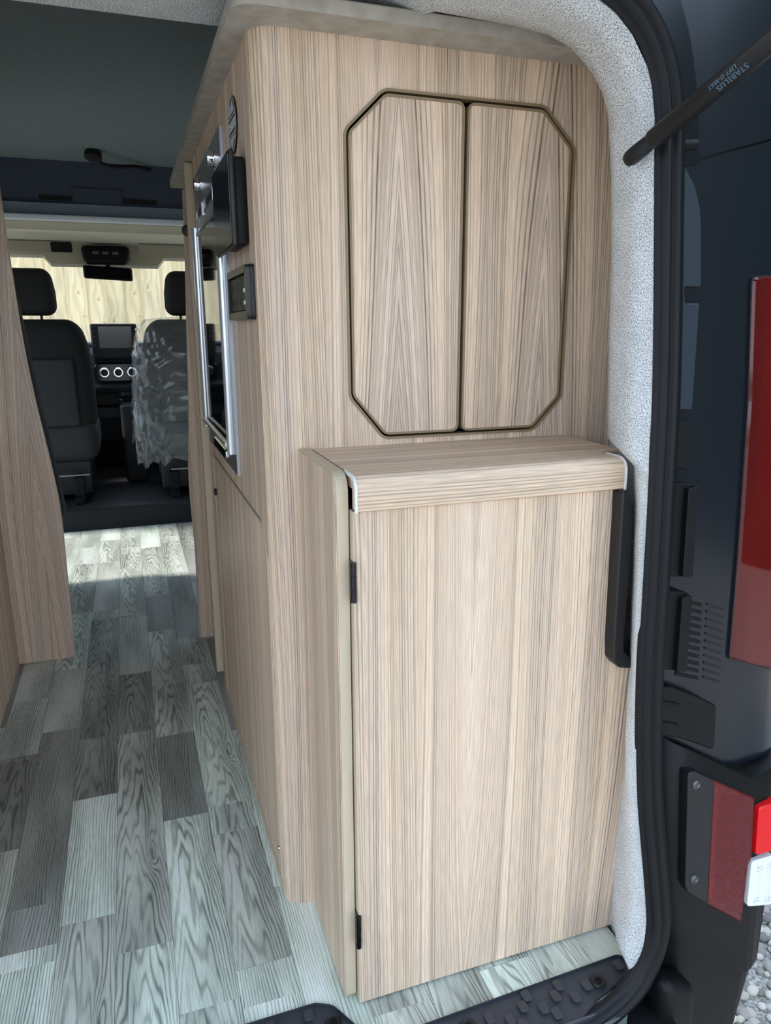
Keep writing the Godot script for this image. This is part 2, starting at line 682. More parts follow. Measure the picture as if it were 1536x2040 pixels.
# ---------------------------------------------------------------- shell
func build_shell() -> void:
	org = Vector3.ZERO
	# right wall, closed, with the cab side window
	begin()
	box(Vector3(0.80, -0.1, -0.94), Vector3(0.86, 1.76, -2.5))
	box(Vector3(0.80, -0.1, -2.5), Vector3(0.86, 0.72, -3.65))
	box(Vector3(0.80, 1.24, -2.5), Vector3(0.86, 1.76, -3.65))
	box(Vector3(0.80, -0.1, -3.65), Vector3(0.86, 1.76, -4.1))
	box(Vector3(0.80, -0.1, -4.1), Vector3(0.86, 0.88, -5.4))
	box(Vector3(0.80, 1.38, -4.1), Vector3(0.86, 1.76, -5.4))
	box(Vector3(0.80, 0.88, -4.95), Vector3(0.86, 1.38, -5.4))
	shell("wall_right", M.carpet)
	begin()
	box(Vector3(0.825, 0.72, -2.5), Vector3(0.829, 1.24, -3.65))
	shell("window_2", M.glass)
	# left wall with the open side door and the cab side window
	begin()
	box(Vector3(-0.98, -0.1, -0.94), Vector3(-0.92, 1.76, -2.95))
	box(Vector3(-0.98, 1.28, -2.95), Vector3(-0.92, 1.76, -3.92))
	box(Vector3(-0.98, -0.1, -2.95), Vector3(-0.92, 0.0, -3.92))
	box(Vector3(-0.98, -0.1, -3.92), Vector3(-0.92, 1.76, -4.1))
	box(Vector3(-0.98, -0.1, -4.1), Vector3(-0.92, 0.88, -5.4))
	box(Vector3(-0.98, 1.38, -4.1), Vector3(-0.92, 1.76, -5.4))
	box(Vector3(-0.98, 0.88, -4.95), Vector3(-0.92, 1.38, -5.4))
	shell("wall_left", M.carpet)
	begin()
	box(Vector3(-0.98, 1.74, -1.25), Vector3(0.86, 1.78, -3.92))
	shell("ceiling", M.roof_felt)
	begin()
	box(Vector3(-0.98, -0.1, -5.4), Vector3(0.86, 0.86, -5.46))
	shell("wall_front", M.black_matt)

func build_floor() -> void:
	var f := structure("floor", Vector3(0, 0, -2.3))
	begin()
	box(Vector3(-0.72, -0.10, -0.71), Vector3(0.63, -0.0035, -0.86))
	box(Vector3(0.63, -0.10, -0.76), Vector3(0.69, -0.0035, -0.86))
	box(Vector3(-0.92, -0.10, -0.86), Vector3(0.80, -0.0035, -3.90))
	part("floor_base", M.floor_base, f)
	var w := 0.0915
	var known := {
		-3: [-1.764, -1.411],
		-2: [-3.302, -2.7, -2.226, -1.861, -1.136],
		-1: [-3.661, -3.295, -2.609, -2.242, -1.536, -1.172],
		0: [-3.17, -2.6, -2.133, -1.785, -1.077],
		1: [-3.467, -2.79, -2.437, -2.027, -1.742, -1.4],
		2: [-3.006, -2.337, -2.005, -1.321, -0.98]}
	# tone of the boards nearest the camera, front to back (2 dark, 0 pale)
	var tones := {-3: [1, 2, 1], -2: [0, 2, 1, 0, 1, 1], -1: [1, 0, 2, 2, 1, 1, 0], 0: [0, 1, 2, 1, 1, 1], 1: [0, 2, 1, 1, 2, 1, 0], 2: [0, 1, 0, 1, 2, 1]}
	var figs := {-3: [0, 1, 0], -2: [0, 3, 0, 1, 4, 3], -1: [1, 3, 5, 2, 0, 4, 3], 0: [2, 5, 1, 0, 4, 2], 1: [4, 0, 5, 4, 3, 1, 0], 2: [3, 4, 1, 5, 0, 2]}
	for k in range(-9, 9):
		var x0 := -0.098 + w * k
		var js := []
		if known.has(k):
			js = known[k].duplicate()
			if k == -3: js.append_array([-2.3, -3.0])
			js.sort()
			js.reverse()
		else:
			var z := -0.72 - rng.randf_range(0.1, 0.5)
			while z > -3.8:
				js.append(z)
				z -= rng.randf_range(0.32, 0.62)
		var a := -0.76 if x0 > 0.63 else (-0.722 if x0 > 0.54 else -0.705)
		js.append(-3.885)
		for i in js.size():
			var b: float = js[i]
			# boards that lie wholly under the tower are left out
			if not (x0 > 0.22 and a < -1.14 and b > -2.3) and not (x0 + w < -0.4 and b > -2.3):
				begin()
				X = flat(0)
				var tone: int = tones[k][mini(i, tones[k].size() - 1)] if tones.has(k) else [0, 0, 1, 1, 2][rng.randi() % 5]
				var fig: int = figs[k][mini(i, figs[k].size() - 1)] if figs.has(k) else rng.randi() % 6
				var vo := rng.randf()
				var g := 0.0003
				var L := a - b
				var pp := [Vector3(x0 + g, -a + g, 0), Vector3(minf(0.70, x0 + w) - g, -a + g, 0), Vector3(minf(0.70, x0 + w) - g, -b - g, 0), Vector3(x0 + g, -b - g, 0)]
				var uvs := [Vector2(0, vo), Vector2(1, vo), Vector2(1, vo + L / 0.85), Vector2(0, vo + L / 0.85)]
				var d := Vector3(0, 0, -0.003)
				for t in [[0, 2, 1], [0, 3, 2]]:
					for q in t:
						st.set_uv(uvs[q])
						st.add_vertex(X * pp[q] - org)
				for e in 4:
					var p: Vector3 = pp[e]
					var q: Vector3 = pp[(e + 1) % 4]
					var o := Vector3(q.y - p.y, p.x - q.x, 0)
					quad(p, q, q + d, p + d, o)
				X = Transform3D.IDENTITY
				part("plank", M.oak[fig * 3 + tone], f)
			a = b

# ---------------------------------------------------------------- carpeted rear opening
var seal_line := [Vector2(-0.06, -0.012), Vector2(0.2, -0.012), Vector2(0.45, -0.008), Vector2(0.54, 0.0), Vector2(0.590, 0.014), Vector2(0.622, 0.030), Vector2(0.643, 0.050), Vector2(0.658, 0.079), Vector2(0.667, 0.115), Vector2(0.666, 0.151), Vector2(0.657, 0.221), Vector2(0.648, 0.287), Vector2(0.641, 0.353), Vector2(0.637, 0.415), Vector2(0.635, 0.48), Vector2(0.635, 0.56), Vector2(0.638, 0.647), Vector2(0.641, 0.782), Vector2(0.643, 0.918), Vector2(0.639, 1.065), Vector2(0.634, 1.199), Vector2(0.632, 1.245), Vector2(0.627, 1.281), Vector2(0.616, 1.311), Vector2(0.599, 1.336), Vector2(0.575, 1.356), Vector2(0.551, 1.368), Vector2(0.50, 1.384), Vector2(0.42, 1.397), Vector2(0.2, 1.412), Vector2(-0.06, 1.418)]

func build_rear_frame() -> void:
	org = Vector3.ZERO
	# stations from the floor up the right pillar to the middle of the header: seal edge, two on the face, inner edge
	var S := [
		[Vector3(0.668, -0.010, -0.740), Vector3(0.690, -0.010, -0.785), Vector3(0.709, -0.010, -0.860), Vector3(0.76, -0.01, -0.94)],
		[Vector3(0.657, 0.020, -0.732), Vector3(0.682, 0.020, -0.785), Vector3(0.708, 0.020, -0.860), Vector3(0.76, 0.02, -0.94)],
		[Vector3(0.647, 0.045, -0.723), Vector3(0.666, 0.045, -0.792), Vector3(0.707, 0.045, -0.860), Vector3(0.760, 0.045, -0.940)],
		[Vector3(0.657, 0.070, -0.725), Vector3(0.673, 0.070, -0.793), Vector3(0.706, 0.070, -0.860), Vector3(0.760, 0.070, -0.940)],
		[Vector3(0.665, 0.095, -0.727), Vector3(0.678, 0.095, -0.794), Vector3(0.705, 0.095, -0.860), Vector3(0.760, 0.095, -0.940)],
		[Vector3(0.667, 0.130, -0.730), Vector3(0.679, 0.130, -0.795), Vector3(0.703, 0.130, -0.860), Vector3(0.760, 0.130, -0.940)],
		[Vector3(0.660, 0.200, -0.735), Vector3(0.674, 0.200, -0.797), Vector3(0.704, 0.200, -0.860), Vector3(0.760, 0.200, -0.940)],
		[Vector3(0.652, 0.260, -0.739), Vector3(0.669, 0.260, -0.800), Vector3(0.706, 0.260, -0.860), Vector3(0.760, 0.260, -0.940)],
		[Vector3(0.643, 0.330, -0.745), Vector3(0.664, 0.330, -0.802), Vector3(0.709, 0.330, -0.860), Vector3(0.760, 0.330, -0.940)],
		[Vector3(0.638, 0.400, -0.750), Vector3(0.660, 0.400, -0.805), Vector3(0.706, 0.400, -0.860), Vector3(0.760, 0.400, -0.940)],
		[Vector3(0.636, 0.480, -0.756), Vector3(0.666, 0.480, -0.808), Vector3(0.701, 0.480, -0.860), Vector3(0.760, 0.480, -0.940)],
		[Vector3(0.636, 0.560, -0.762), Vector3(0.664, 0.560, -0.811), Vector3(0.696, 0.560, -0.860), Vector3(0.760, 0.560, -0.940)],
		[Vector3(0.638, 0.650, -0.769), Vector3(0.662, 0.650, -0.814), Vector3(0.690, 0.650, -0.860), Vector3(0.760, 0.650, -0.940)],
		[Vector3(0.640, 0.740, -0.775), Vector3(0.660, 0.740, -0.818), Vector3(0.683, 0.740, -0.860), Vector3(0.760, 0.740, -0.940)],
		[Vector3(0.642, 0.810, -0.781), Vector3(0.653, 0.810, -0.820), Vector3(0.677, 0.810, -0.860), Vector3(0.760, 0.810, -0.940)],
		[Vector3(0.642, 0.840, -0.783), Vector3(0.641, 0.840, -0.841), Vector3(0.656, 0.840, -0.890), Vector3(0.673, 0.840, -0.920)],
		[Vector3(0.643, 0.900, -0.787), Vector3(0.641, 0.900, -0.843), Vector3(0.654, 0.900, -0.891), Vector3(0.670, 0.900, -0.920)],
		[Vector3(0.641, 1.000, -0.795), Vector3(0.639, 1.000, -0.847), Vector3(0.650, 1.000, -0.893), Vector3(0.663, 1.000, -0.920)],
		[Vector3(0.638, 1.080, -0.801), Vector3(0.636, 1.080, -0.851), Vector3(0.647, 1.080, -0.894), Vector3(0.660, 1.080, -0.920)],
		[Vector3(0.635, 1.150, -0.806), Vector3(0.633, 1.150, -0.854), Vector3(0.642, 1.150, -0.895), Vector3(0.654, 1.150, -0.920)],
		[Vector3(0.633, 1.200, -0.810), Vector3(0.631, 1.200, -0.856), Vector3(0.639, 1.200, -0.896), Vector3(0.650, 1.200, -0.920)],
		[Vector3(0.632, 1.246, -0.813), Vector3(0.631, 1.250, -0.858), Vector3(0.634, 1.262, -0.893), Vector3(0.638, 1.276, -0.920)],
		[Vector3(0.627, 1.278, -0.816), Vector3(0.626, 1.282, -0.862), Vector3(0.628, 1.291, -0.898), Vector3(0.630, 1.303, -0.925)],
		[Vector3(0.617, 1.306, -0.818), Vector3(0.616, 1.309, -0.867), Vector3(0.618, 1.316, -0.906), Vector3(0.621, 1.326, -0.935)],
		[Vector3(0.599, 1.332, -0.820), Vector3(0.601, 1.333, -0.875), Vector3(0.606, 1.339, -0.917), Vector3(0.613, 1.347, -0.950)],
		[Vector3(0.575, 1.352, -0.821), Vector3(0.579, 1.353, -0.882), Vector3(0.589, 1.359, -0.929), Vector3(0.602, 1.366, -0.965)],
		[Vector3(0.551, 1.364, -0.822), Vector3(0.555, 1.366, -0.889), Vector3(0.565, 1.374, -0.941), Vector3(0.577, 1.383, -0.980)],
		[Vector3(0.500, 1.380, -0.823), Vector3(0.510, 1.382, -0.893), Vector3(0.522, 1.387, -0.948), Vector3(0.532, 1.392, -0.990)],
		[Vector3(0.420, 1.393, -0.824), Vector3(0.433, 1.394, -0.898), Vector3(0.450, 1.396, -0.956), Vector3(0.463, 1.398, -1.000)],
		[Vector3(0.370, 1.399, -0.825), Vector3(0.385, 1.399, -0.898), Vector3(0.405, 1.399, -0.956), Vector3(0.420, 1.399, -1.000)],
		[Vector3(0.300, 1.404, -0.825), Vector3(0.300, 1.410, -0.880), Vector3(0.300, 1.422, -0.940), Vector3(0.300, 1.438, -1.000)],
		[Vector3(0.180, 1.409, -0.825), Vector3(0.180, 1.415, -0.880), Vector3(0.180, 1.427, -0.940), Vector3(0.180, 1.438, -1.000)],
		[Vector3(-0.060, 1.415, -0.825), Vector3(-0.060, 1.421, -0.880), Vector3(-0.060, 1.433, -0.940), Vector3(-0.060, 1.438, -1.000)]]
	var full := S.duplicate()
	for i in range(S.size() - 2, -1, -1):
		var t := []
		for p in S[i]: t.append(Vector3(2.0 * XC - p.x, p.y, p.z))
		full.append(t)
	var rows := [[], [], [], [], [], []]
	for s in full:
		var a: Vector3 = s[0]
		var sg := 1.0 if a.x > XC else -1.0
		var d: Vector3 = s[3]
		var e := Vector3(d.x, 1.438, -1.25)
		if a.y < 1.4: e = Vector3(0.82 if sg > 0 else 2.0 * XC - 0.82, d.y, d.z - 0.02)
		if a.y > 1.2 and a.y < 1.4: e = d + Vector3(0.10 * sg, 0.06, -0.03)
		rows[0].append(a + Vector3(0.012 * sg if a.y < 1.3 else 0.0, 0.012 if a.y > 1.25 else 0.0, -0.012))
		rows[1].append(a.lerp(s[1], 0.05))
		rows[2].append(s[1])
		rows[3].append(s[2])
		rows[4].append(d)
		rows[5].append(e)
	begin()
	grid(rows)
	shell("wall_rear", M.lining)
	# beam that closes the roof above the opening
	begin()
	box(Vector3(-0.98, 1.45, -0.93), Vector3(0.86, 1.78, -1.245))
	shell("trim_1", M.roof_felt)

# ---------------------------------------------------------------- tall kitchen tower
var octagon: PackedVector2Array

func build_tower() -> void:
	var t := thing("tall_cabinet", "tall oak-look kitchen cabinet with two-door octagonal hatch facing the tailgate", "cabinet", Vector3(0.45, 0, -1.5))
	octagon = fillet([Vector2(0.377, 1.325), Vector2(0.319, 1.269), Vector2(0.321, 0.897), Vector2(0.375, 0.832), Vector2(0.641, 0.832), Vector2(0.692, 0.885), Vector2(0.692, 1.272), Vector2(0.637, 1.325)], 0.022, 5)
	grain = 1
	uo = Vector2(0.06, 0.1)
	# rear face with the hatch opening
	begin()
	X = Transform3D(Basis.IDENTITY, Vector3(0, 0, -1.083))
	holed(rect(0.226, 0.0, 0.797, 1.388), octagon, -0.018, 0.0)
	X = Transform3D.IDENTITY
	part("rear_panel", M.wood, t)
	# rounded corner post
	begin()
	var rows := [[], []]
	for i in 13:
		var a := PI * 0.5 * i / 12
		var p := Vector3(0.226 - 0.036 * sin(a), 0, -1.119 + 0.036 * cos(a))
		rows[0].append(p)
		rows[1].append(p + Vector3(0, 1.388, 0))
	# arc length runs on as the grain coordinate across the curve
	st.set_smooth_group(2)
	for i in 12:
		var q := [rows[0][i], rows[0][i + 1], rows[1][i + 1], rows[1][i]]
		var uu := [0.286 - 0.0047 * i, 0.286 - 0.0047 * (i + 1)]
		var uv := [Vector2(uu[0], 0.1), Vector2(uu[1], 0.1), Vector2(uu[1], 1.488), Vector2(uu[0], 1.488)]
		for k in [0, 1, 2, 0, 2, 3]:
			st.set_uv(uv[k])
			st.add_vertex(q[k] - org)
	st.set_smooth_group(FLAT)
	part("corner_post", M.wood, t)
	# aisle side, with the opening of the lower locker door
	var door := fillet([Vector2(-1.118, 0.03), Vector2(-1.118, 0.640), Vector2(-1.172, 0.690), Vector2(-1.86, 0.690), Vector2(-1.86, 0.03)], [0.006, 0.03, 0.03, 0.012, 0.006], 6)
	uo = Vector2(0.33, 0.1)
	begin()
	X = side(0.19)
	holed(rect(-1.945, 0.0, -1.112, 1.388), inset(door, -0.0025), -0.016, 0.0)
	part("side_panel", M.wood, t)
	begin()
	extrude(rect(-1.93, 0.01, -1.125, 1.36), -0.04, -0.022)
	part("carcass", M.gap, t)
	begin()
	uo = Vector2(0.51, 0.6)
	extrude(inset(door, 0.0025), -0.016, 0.001)
	var d := part("locker_door", M.wood, t)
	begin()
	ring(door, inset(door, 0.0032), -0.016, 0.0025)
	part("edge_band", M.edge, d)
	X = Transform3D.IDENTITY
	begin()
	lathe(Vector3(0.19, 0.60, -1.835), Vector3(-1, 0, 0), [Vector2(0.0, 0.0), Vector2(0.009, 0.0), Vector2(0.009, 0.006), Vector2(0.006, 0.008), Vector2(0.0, 0.008)], 16)
	part("push_latch", M.black, d)
	begin()
	lathe(Vector3(0.19, 0.085, -1.135), Vector3(-1, 0, 0), [Vector2(0.0, 0.0), Vector2(0.005, 0.0), Vector2(0.004, 0.003), Vector2(0.0, 0.003)], 12)
	part("screw", M.chrome, t)
	# end board with pale banding at the far end of the side
	begin()
	slab(Vector3(0.171, 0.05, -1.952), Vector3(0.192, 1.386, -1.972), 0.003)
	part("end_board", M.edge, t)
	begin()
	uo = Vector2(0.2, 0.1)
	box(Vector3(0.20, 0, -1.96), Vector3(0.22, 1.388, -2.31))
	part("end_panel", M.wood, t)
	# cavity behind the hatch
	begin()
	box(Vector3(0.24, 0.02, -1.14), Vector3(0.79, 1.37, -1.15))
	part("hatch_back", M.gap, t)
	# hatch edging and the two doors
	X = Transform3D(Basis.IDENTITY, Vector3(0, 0, -1.083))
	begin()
	ring(inset(octagon, -0.0032), inset(octagon, 0.0004), -0.014, 0.0024)
	part("hatch_edging", M.brass, t)
	var xm := 0.5055
	var inner := inset(octagon, 0.0036)
	var cut_l := PackedVector2Array([Vector2(0, 0), Vector2(xm - 0.0025, 0), Vector2(xm - 0.0025, 2), Vector2(0, 2)])
	var cut_r := PackedVector2Array([Vector2(xm + 0.0025, 0), Vector2(1, 0), Vector2(1, 2), Vector2(xm + 0.0025, 2)])
	for s in 2:
		var leaf: PackedVector2Array = Geometry2D.intersect_polygons(inner, cut_l if s == 0 else cut_r)[0]
		# round the two corners at the meeting line
		var pts := []
		var rr := []
		for p in leaf:
			pts.append(p)
			rr.append(0.013 if absf(p.x - xm) < 0.006 else 0.0)
		var lp := fillet(pts, rr, 6)
		begin()
		uo = Vector2(0.33 + 0.31 * s, 0.0 + 0.16 * s)
		extrude(inset(lp, 0.0025), -0.016, -0.0005)
		var dr := part("hatch_door", M.wood, t)
		begin()
		ring(lp, inset(lp, 0.0034), -0.016, 0.0016)
		part("edge_band", M.brass, dr)
	X = Transform3D.IDENTITY
	uo = Vector2.ZERO
	# pale stone-look board that caps the tower under the roof
	org = Vector3(0.5, 1.388, -1.6)
	begin()
	X = flat(1.388)
	extrude(fillet([Vector2(0.160, 1.022), Vector2(0.86, 1.022), Vector2(0.86, 2.320), Vector2(0.160, 2.320)], [0.038, 0.0, 0.0, 0.015], 8), 0.0, 0.019, 0.002)
	X = Transform3D.IDENTITY
	solid("roof_bed_board", M.board, "grey stone-look board capping the tall cabinet under the roof", "board")

# ---------------------------------------------------------------- low locker at the rear
func build_locker() -> void:
	var t := thing("rear_locker", "low oak-look locker with wide door and rounded shelf top by the tailgate", "locker", Vector3(0.45, 0, -0.95))
	grain = 1
	uo = Vector2(0.42, 0.2)
	var prof := fillet([Vector2(-1.081, 0.003), Vector2(-0.868, 0.003), Vector2(-0.868, 0.822), Vector2(-1.081, 0.822)], [0.0, 0.016, 0.03, 0.0], 7)
	begin()
	X = side(0.252)
	extrude(inset(prof, 0.003), 0.001, 0.0165)
	var sp := part("side_panel", M.wood, t)
	begin()
	ring(prof, inset(prof, 0.0032), 0.0, 0.0155)
	part("edge_band", M.edge, sp)
	X = Transform3D.IDENTITY
	# carcass behind the door
	begin()
	box(Vector3(0.2535, 0.004, -0.882), Vector3(0.652, 0.775, -1.08))
	part("carcass", M.gap, t)
	# door, cut to follow the carpeted wall on the right
	begin()
	X = Transform3D(Basis.IDENTITY, Vector3(0, 0, -0.856))
	uo = Vector2(0.0, 0.75)
	var dp := PackedVector2Array([Vector2(0.2565, 0.004), Vector2(0.712, 0.004), Vector2(0.707, 0.06), Vector2(0.705, 0.13), Vector2(0.707, 0.2), Vector2(0.712, 0.30), Vector2(0.711, 0.40), Vector2(0.703, 0.485), Vector2(0.668, 0.499), Vector2(0.656, 0.515), Vector2(0.652, 0.54), Vector2(0.652, 0.774), Vector2(0.2565, 0.774)])
	extrude(dp, -0.018, 0.0, 0.0008)
	var d := part("door", M.wood, t)
	begin()
	extrude(rect(0.2540, 0.004, 0.2568, 0.774), -0.018, -0.0004)
	part("edge_band", M.edge, d)
	X = Transform3D.IDENTITY
	for y in [0.654, 0.110]:
		begin()
		tube([Vector3(0.2533, y, -0.8535), Vector3(0.2533, y + 0.018, -0.8535)], 0.0042, 10)
		tube([Vector3(0.2533, y + 0.0186, -0.8535), Vector3(0.2533, y + 0.036, -0.8535)], 0.0042, 10)
		tube([Vector3(0.2533, y + 0.0366, -0.8535), Vector3(0.2533, y + 0.054, -0.8535)], 0.0042, 10)
		box(Vector3(0.2522, y, -0.874), Vector3(0.2545, y + 0.054, -0.855))
		part("hinge", M.black_gloss, d)
	# long black edge pull on the right of the door, hooked at its foot
	var path := [Vector2(0.643, 0.776), Vector2(0.653, 0.774), Vector2(0.661, 0.755), Vector2(0.6655, 0.715), Vector2(0.666, 0.62), Vector2(0.666, 0.545), Vector2(0.668, 0.528), Vector2(0.676, 0.5195), Vector2(0.690, 0.514), Vector2(0.693, 0.507), Vector2(0.690, 0.499), Vector2(0.678, 0.499), Vector2(0.661, 0.503), Vector2(0.6505, 0.516), Vector2(0.648, 0.545)]
	begin()
	X = Transform3D(Basis.IDENTITY, Vector3(0, 0, -0.857))
	extrude(fillet(path, 0.008, 3), -0.006, 0.024, 0.002)
	part("handle", M.black, d, "black edge pull")
	X = Transform3D.IDENTITY
	# shelf top with rolled front
	begin()
	grain = 0
	uo = Vector2(0.1, 0.0)
	var lid := fillet([Vector2(-1.0825, 0.802), Vector2(-0.868, 0.802), Vector2(-0.868, 0.776), Vector2(-0.846, 0.776), Vector2(-0.846, 0.820), Vector2(-1.0825, 0.820)], [0.0, 0.0, 0.002, 0.002, 0.024, 0.0], 9)
	var rows := []
	for x in [0.2575, 0.654]:
		var row := []
		for p in lid: row.append(Vector3(x, p.y, p.x))
		rows.append(row)
	X = Transform3D(Basis(Vector3(0, 0, 1), Vector3(0, 1, 0), Vector3(-1, 0, 0)), Vector3(0.654, 0, 0))
	extrude(lid, 0.0, 0.3965)
	X = Transform3D.IDENTITY
	box(Vector3(0.654, 0.803, -1.0825), Vector3(0.70, 0.8196, -0.925))
	var top := part("shelf_top", M.wood, t)
	grain = 1
	for x in [0.2545, 0.654]:
		begin()
		X = side(x + 0.003)
		var band := PackedVector2Array()
		var back := PackedVector2Array()
		var lip := fillet([Vector2(-0.895, 0.8212), Vector2(-0.8448, 0.8212), Vector2(-0.8448, 0.775)], [0.0, 0.0245, 0.0], 9)
		for q in lip: band.append(q)
		lip = fillet([Vector2(-0.895, 0.8172), Vector2(-0.8488, 0.8172), Vector2(-0.8488, 0.775)], [0.0, 0.0205, 0.0], 9)
		for i in range(lip.size() - 1, -1, -1): band.append(lip[i])
		extrude(band, 0.0, 0.003)
		X = Transform3D.IDENTITY
		part("end_strip", M.white, top, "white end strip")

# ---------------------------------------------------------------- fittings on the aisle side
func build_tower_fittings() -> void:
	grain = 1
	# built-in oven in a steel surround
	var z0 := -1.875
	var z1 := -1.385
	var t := thing("built_in_oven", "built-in oven with steel surround and dark glass door on the cabinet side", "oven", Vector3(0.19, 0.726, -1.63))
	begin()
	X = side(0.1895)
	holed(rect(z0, 0.726, z1, 1.335), rect(z0 + 0.03, 0.77, z1 - 0.03, 1.215), 0.0, 0.006)
	part("surround", M.steel, t)
	begin()
	extrude(rect(z0 + 0.034, 0.775, z1 - 0.034, 1.205, 0.006), -0.002, 0.010, 0.001)
	var g := part("glass_door", M.black_glass, t)
	X = Transform3D.IDENTITY
	for z in [z0 + 0.022, z1 - 0.022]:
		begin()
		tube([Vector3(0.178, 0.765, z), Vector3(0.178, 1.225, z)], 0.009, 14)
		part("side_rail", M.silver, g)
	begin()
	tube([Vector3(0.172, 0.782, z0 + 0.03), Vector3(0.172, 0.782, z1 - 0.03)], 0.006, 12)
	part("handle", M.silver, g)
	begin()
	X = side(0.1835)
	extrude(rect(z0 + 0.14, 0.735, z1 - 0.14, 0.755, 0.008), 0.0, 0.004, 0.001)
	X = Transform3D.IDENTITY
	part("lower_catch", M.chrome, t)
	for z in [-1.72, -1.46]:
		begin()
		lathe(Vector3(0.1835, 1.298, z), Vector3(-1, 0, 0), [Vector2(0.0, 0.0), Vector2(0.019, 0.0), Vector2(0.019, 0.004), Vector2(0.013, 0.005), Vector2(0.012, 0.015), Vector2(0.0, 0.016)], 24)
		part("knob", M.chrome, t)
	X = side(0.1835)
	for r in [[z0 + 0.05, 1.232, -1.70, 1.262], [-1.66, 1.232, -1.50, 1.262]]:
		begin()
		holed(rect(r[0], r[1], r[2], r[3], 0.004), rect(r[0] + 0.006, r[1] + 0.006, r[2] - 0.006, r[3] - 0.006), 0.0, 0.004)
		part("vent_frame", M.silver, t)
		begin()
		extrude(rect(r[0] + 0.005, r[1] + 0.005, r[2] - 0.005, r[3] - 0.005), 0.0, 0.001)
		part("vent_recess", M.plastic, t)
	X = Transform3D.IDENTITY
	# flat display on a wall bracket
	t = thing("control_display", "black glossy control display on bracket above the double socket", "display", Vector3(0.17, 1.117, -1.25))
	begin()
	rbox(Vector3(0.1795, 1.181, -1.215), Vector3(0.018, 0.122, 0.115), 0.004, 2)
	part("bracket", M.plastic, t)
	begin()
	rbox(Vector3(0.1675, 1.1835, -1.25), Vector3(0.009, 0.133, 0.20), 0.004, 3)
	var hs := part("housing", M.black, t)
	begin()
	X = side(0.1632)
	extrude(rect(-1.347, 1.120, -1.153, 1.247, 0.004), 0.0, 0.0012, 0.0004)
	part("screen", M.black_gloss, hs)
	X = Transform3D.IDENTITY
	# black socket frame
	t = thing("socket_panel", "glossy black socket frame with three inserts below the control display", "socket", Vector3(0.19, 1.012, -1.23))
	var fr := rect(-1.335, 1.012, -1.128, 1.092, 0.008)
	begin()
	X = side(0.19)
	extrude(fr, 0.0, 0.007, 0.001)
	ring(inset(fr, 0.001), inset(fr, 0.012), 0.006, 0.0135)
	part("frame", M.black_frame, t)
	for i in 3:
		var a := -1.321 + 0.0605 * i
		begin()
		extrude(rect(a, 1.026, a + 0.057, 1.078, 0.002), 0.006, 0.0095, 0.0008)
		var ins := part("insert", M.black, t)
		begin()
		if i == 2:
			for k in 2: extrude(rect(a + 0.02, 1.035 + 0.018 * k, a + 0.037, 1.041 + 0.018 * k), 0.0094, 0.0102)
			part("usb_port", M.white, ins)
		else:
			for k in 3: extrude(rect(a + [0.012, 0.037, 0.0255][k], [1.036, 1.036, 1.056][k], a + [0.018, 0.043, 0.0305][k], [1.046, 1.046, 1.069][k]), 0.0094, 0.0098)
			part("pin_slot", M.gap, ins)
	X = Transform3D.IDENTITY
	# round badge with mountains over a lettered band
	t = thing("badge", "round black and silver badge with mountain peaks and lettered band", "badge", Vector3(0.19, 1.306, -1.258))
	X = side(0.19)
	X.origin += Vector3(0, 1.306, -1.258)
	var circ := PackedVector2Array()
	for i in 40: circ.append(Vector2.from_angle(TAU * i / 40) * 0.041)
	begin()
	extrude(circ, 0.0, 0.003, 0.0006)
	part("disc", M.black_gloss, t)
	begin()
	ring(inset(circ, 0.0018), inset(circ, 0.003), 0.0025, 0.0034)
	part("rim_line", M.print_silver, t)
	for pk in [[Vector2(-0.028, 0.016), Vector2(-0.012, 0.032), Vector2(-0.004, 0.022), Vector2(0.008, 0.034), Vector2(0.026, 0.016)], [Vector2(-0.027, -0.017), Vector2(0.027, -0.017), Vector2(0.018, -0.024), Vector2(0.009, -0.021), Vector2(-0.002, -0.035), Vector2(-0.010, -0.025), Vector2(-0.018, -0.028)]]:
		begin()
		extrude(PackedVector2Array(pk), 0.0028, 0.0034)
		part("peaks", M.print_silver, t)
	begin()
	for yy in [0.0115, -0.0135]:
		extrude(rect(-0.036, yy - 0.001, 0.036, yy + 0.001), 0.0028, 0.0034)
	part("band_line", M.print_silver, t)
	X = Transform3D.IDENTITY
	lettering("SUSSEX", 0.019, Transform3D(Basis(Vector3(0, 0, 1), Vector3(0, 1, 0), Vector3(-1, 0, 0)), Vector3(0.1868, 1.305, -1.258)), M.print_silver, t, true)

func lettering(s: String, h: float, xf: Transform3D, m: Material, parent: Node3D, bold := false) -> void:
	var f := SystemFont.new()
	f.font_names = PackedStringArray(["Droid Sans"])
	if bold: f.font_weight = 700
	var tm := TextMesh.new()
	tm.text = s
	tm.font = f
	tm.font_size = 32
	tm.pixel_size = h / 32.0
	tm.depth = 0.0006
	tm.material = m
	var o := MeshInstance3D.new()
	o.name = "lettering"
	o.mesh = tm
	parent.add_child(o, true)
	o.transform = Transform3D(xf.basis, xf.origin - parent.position)

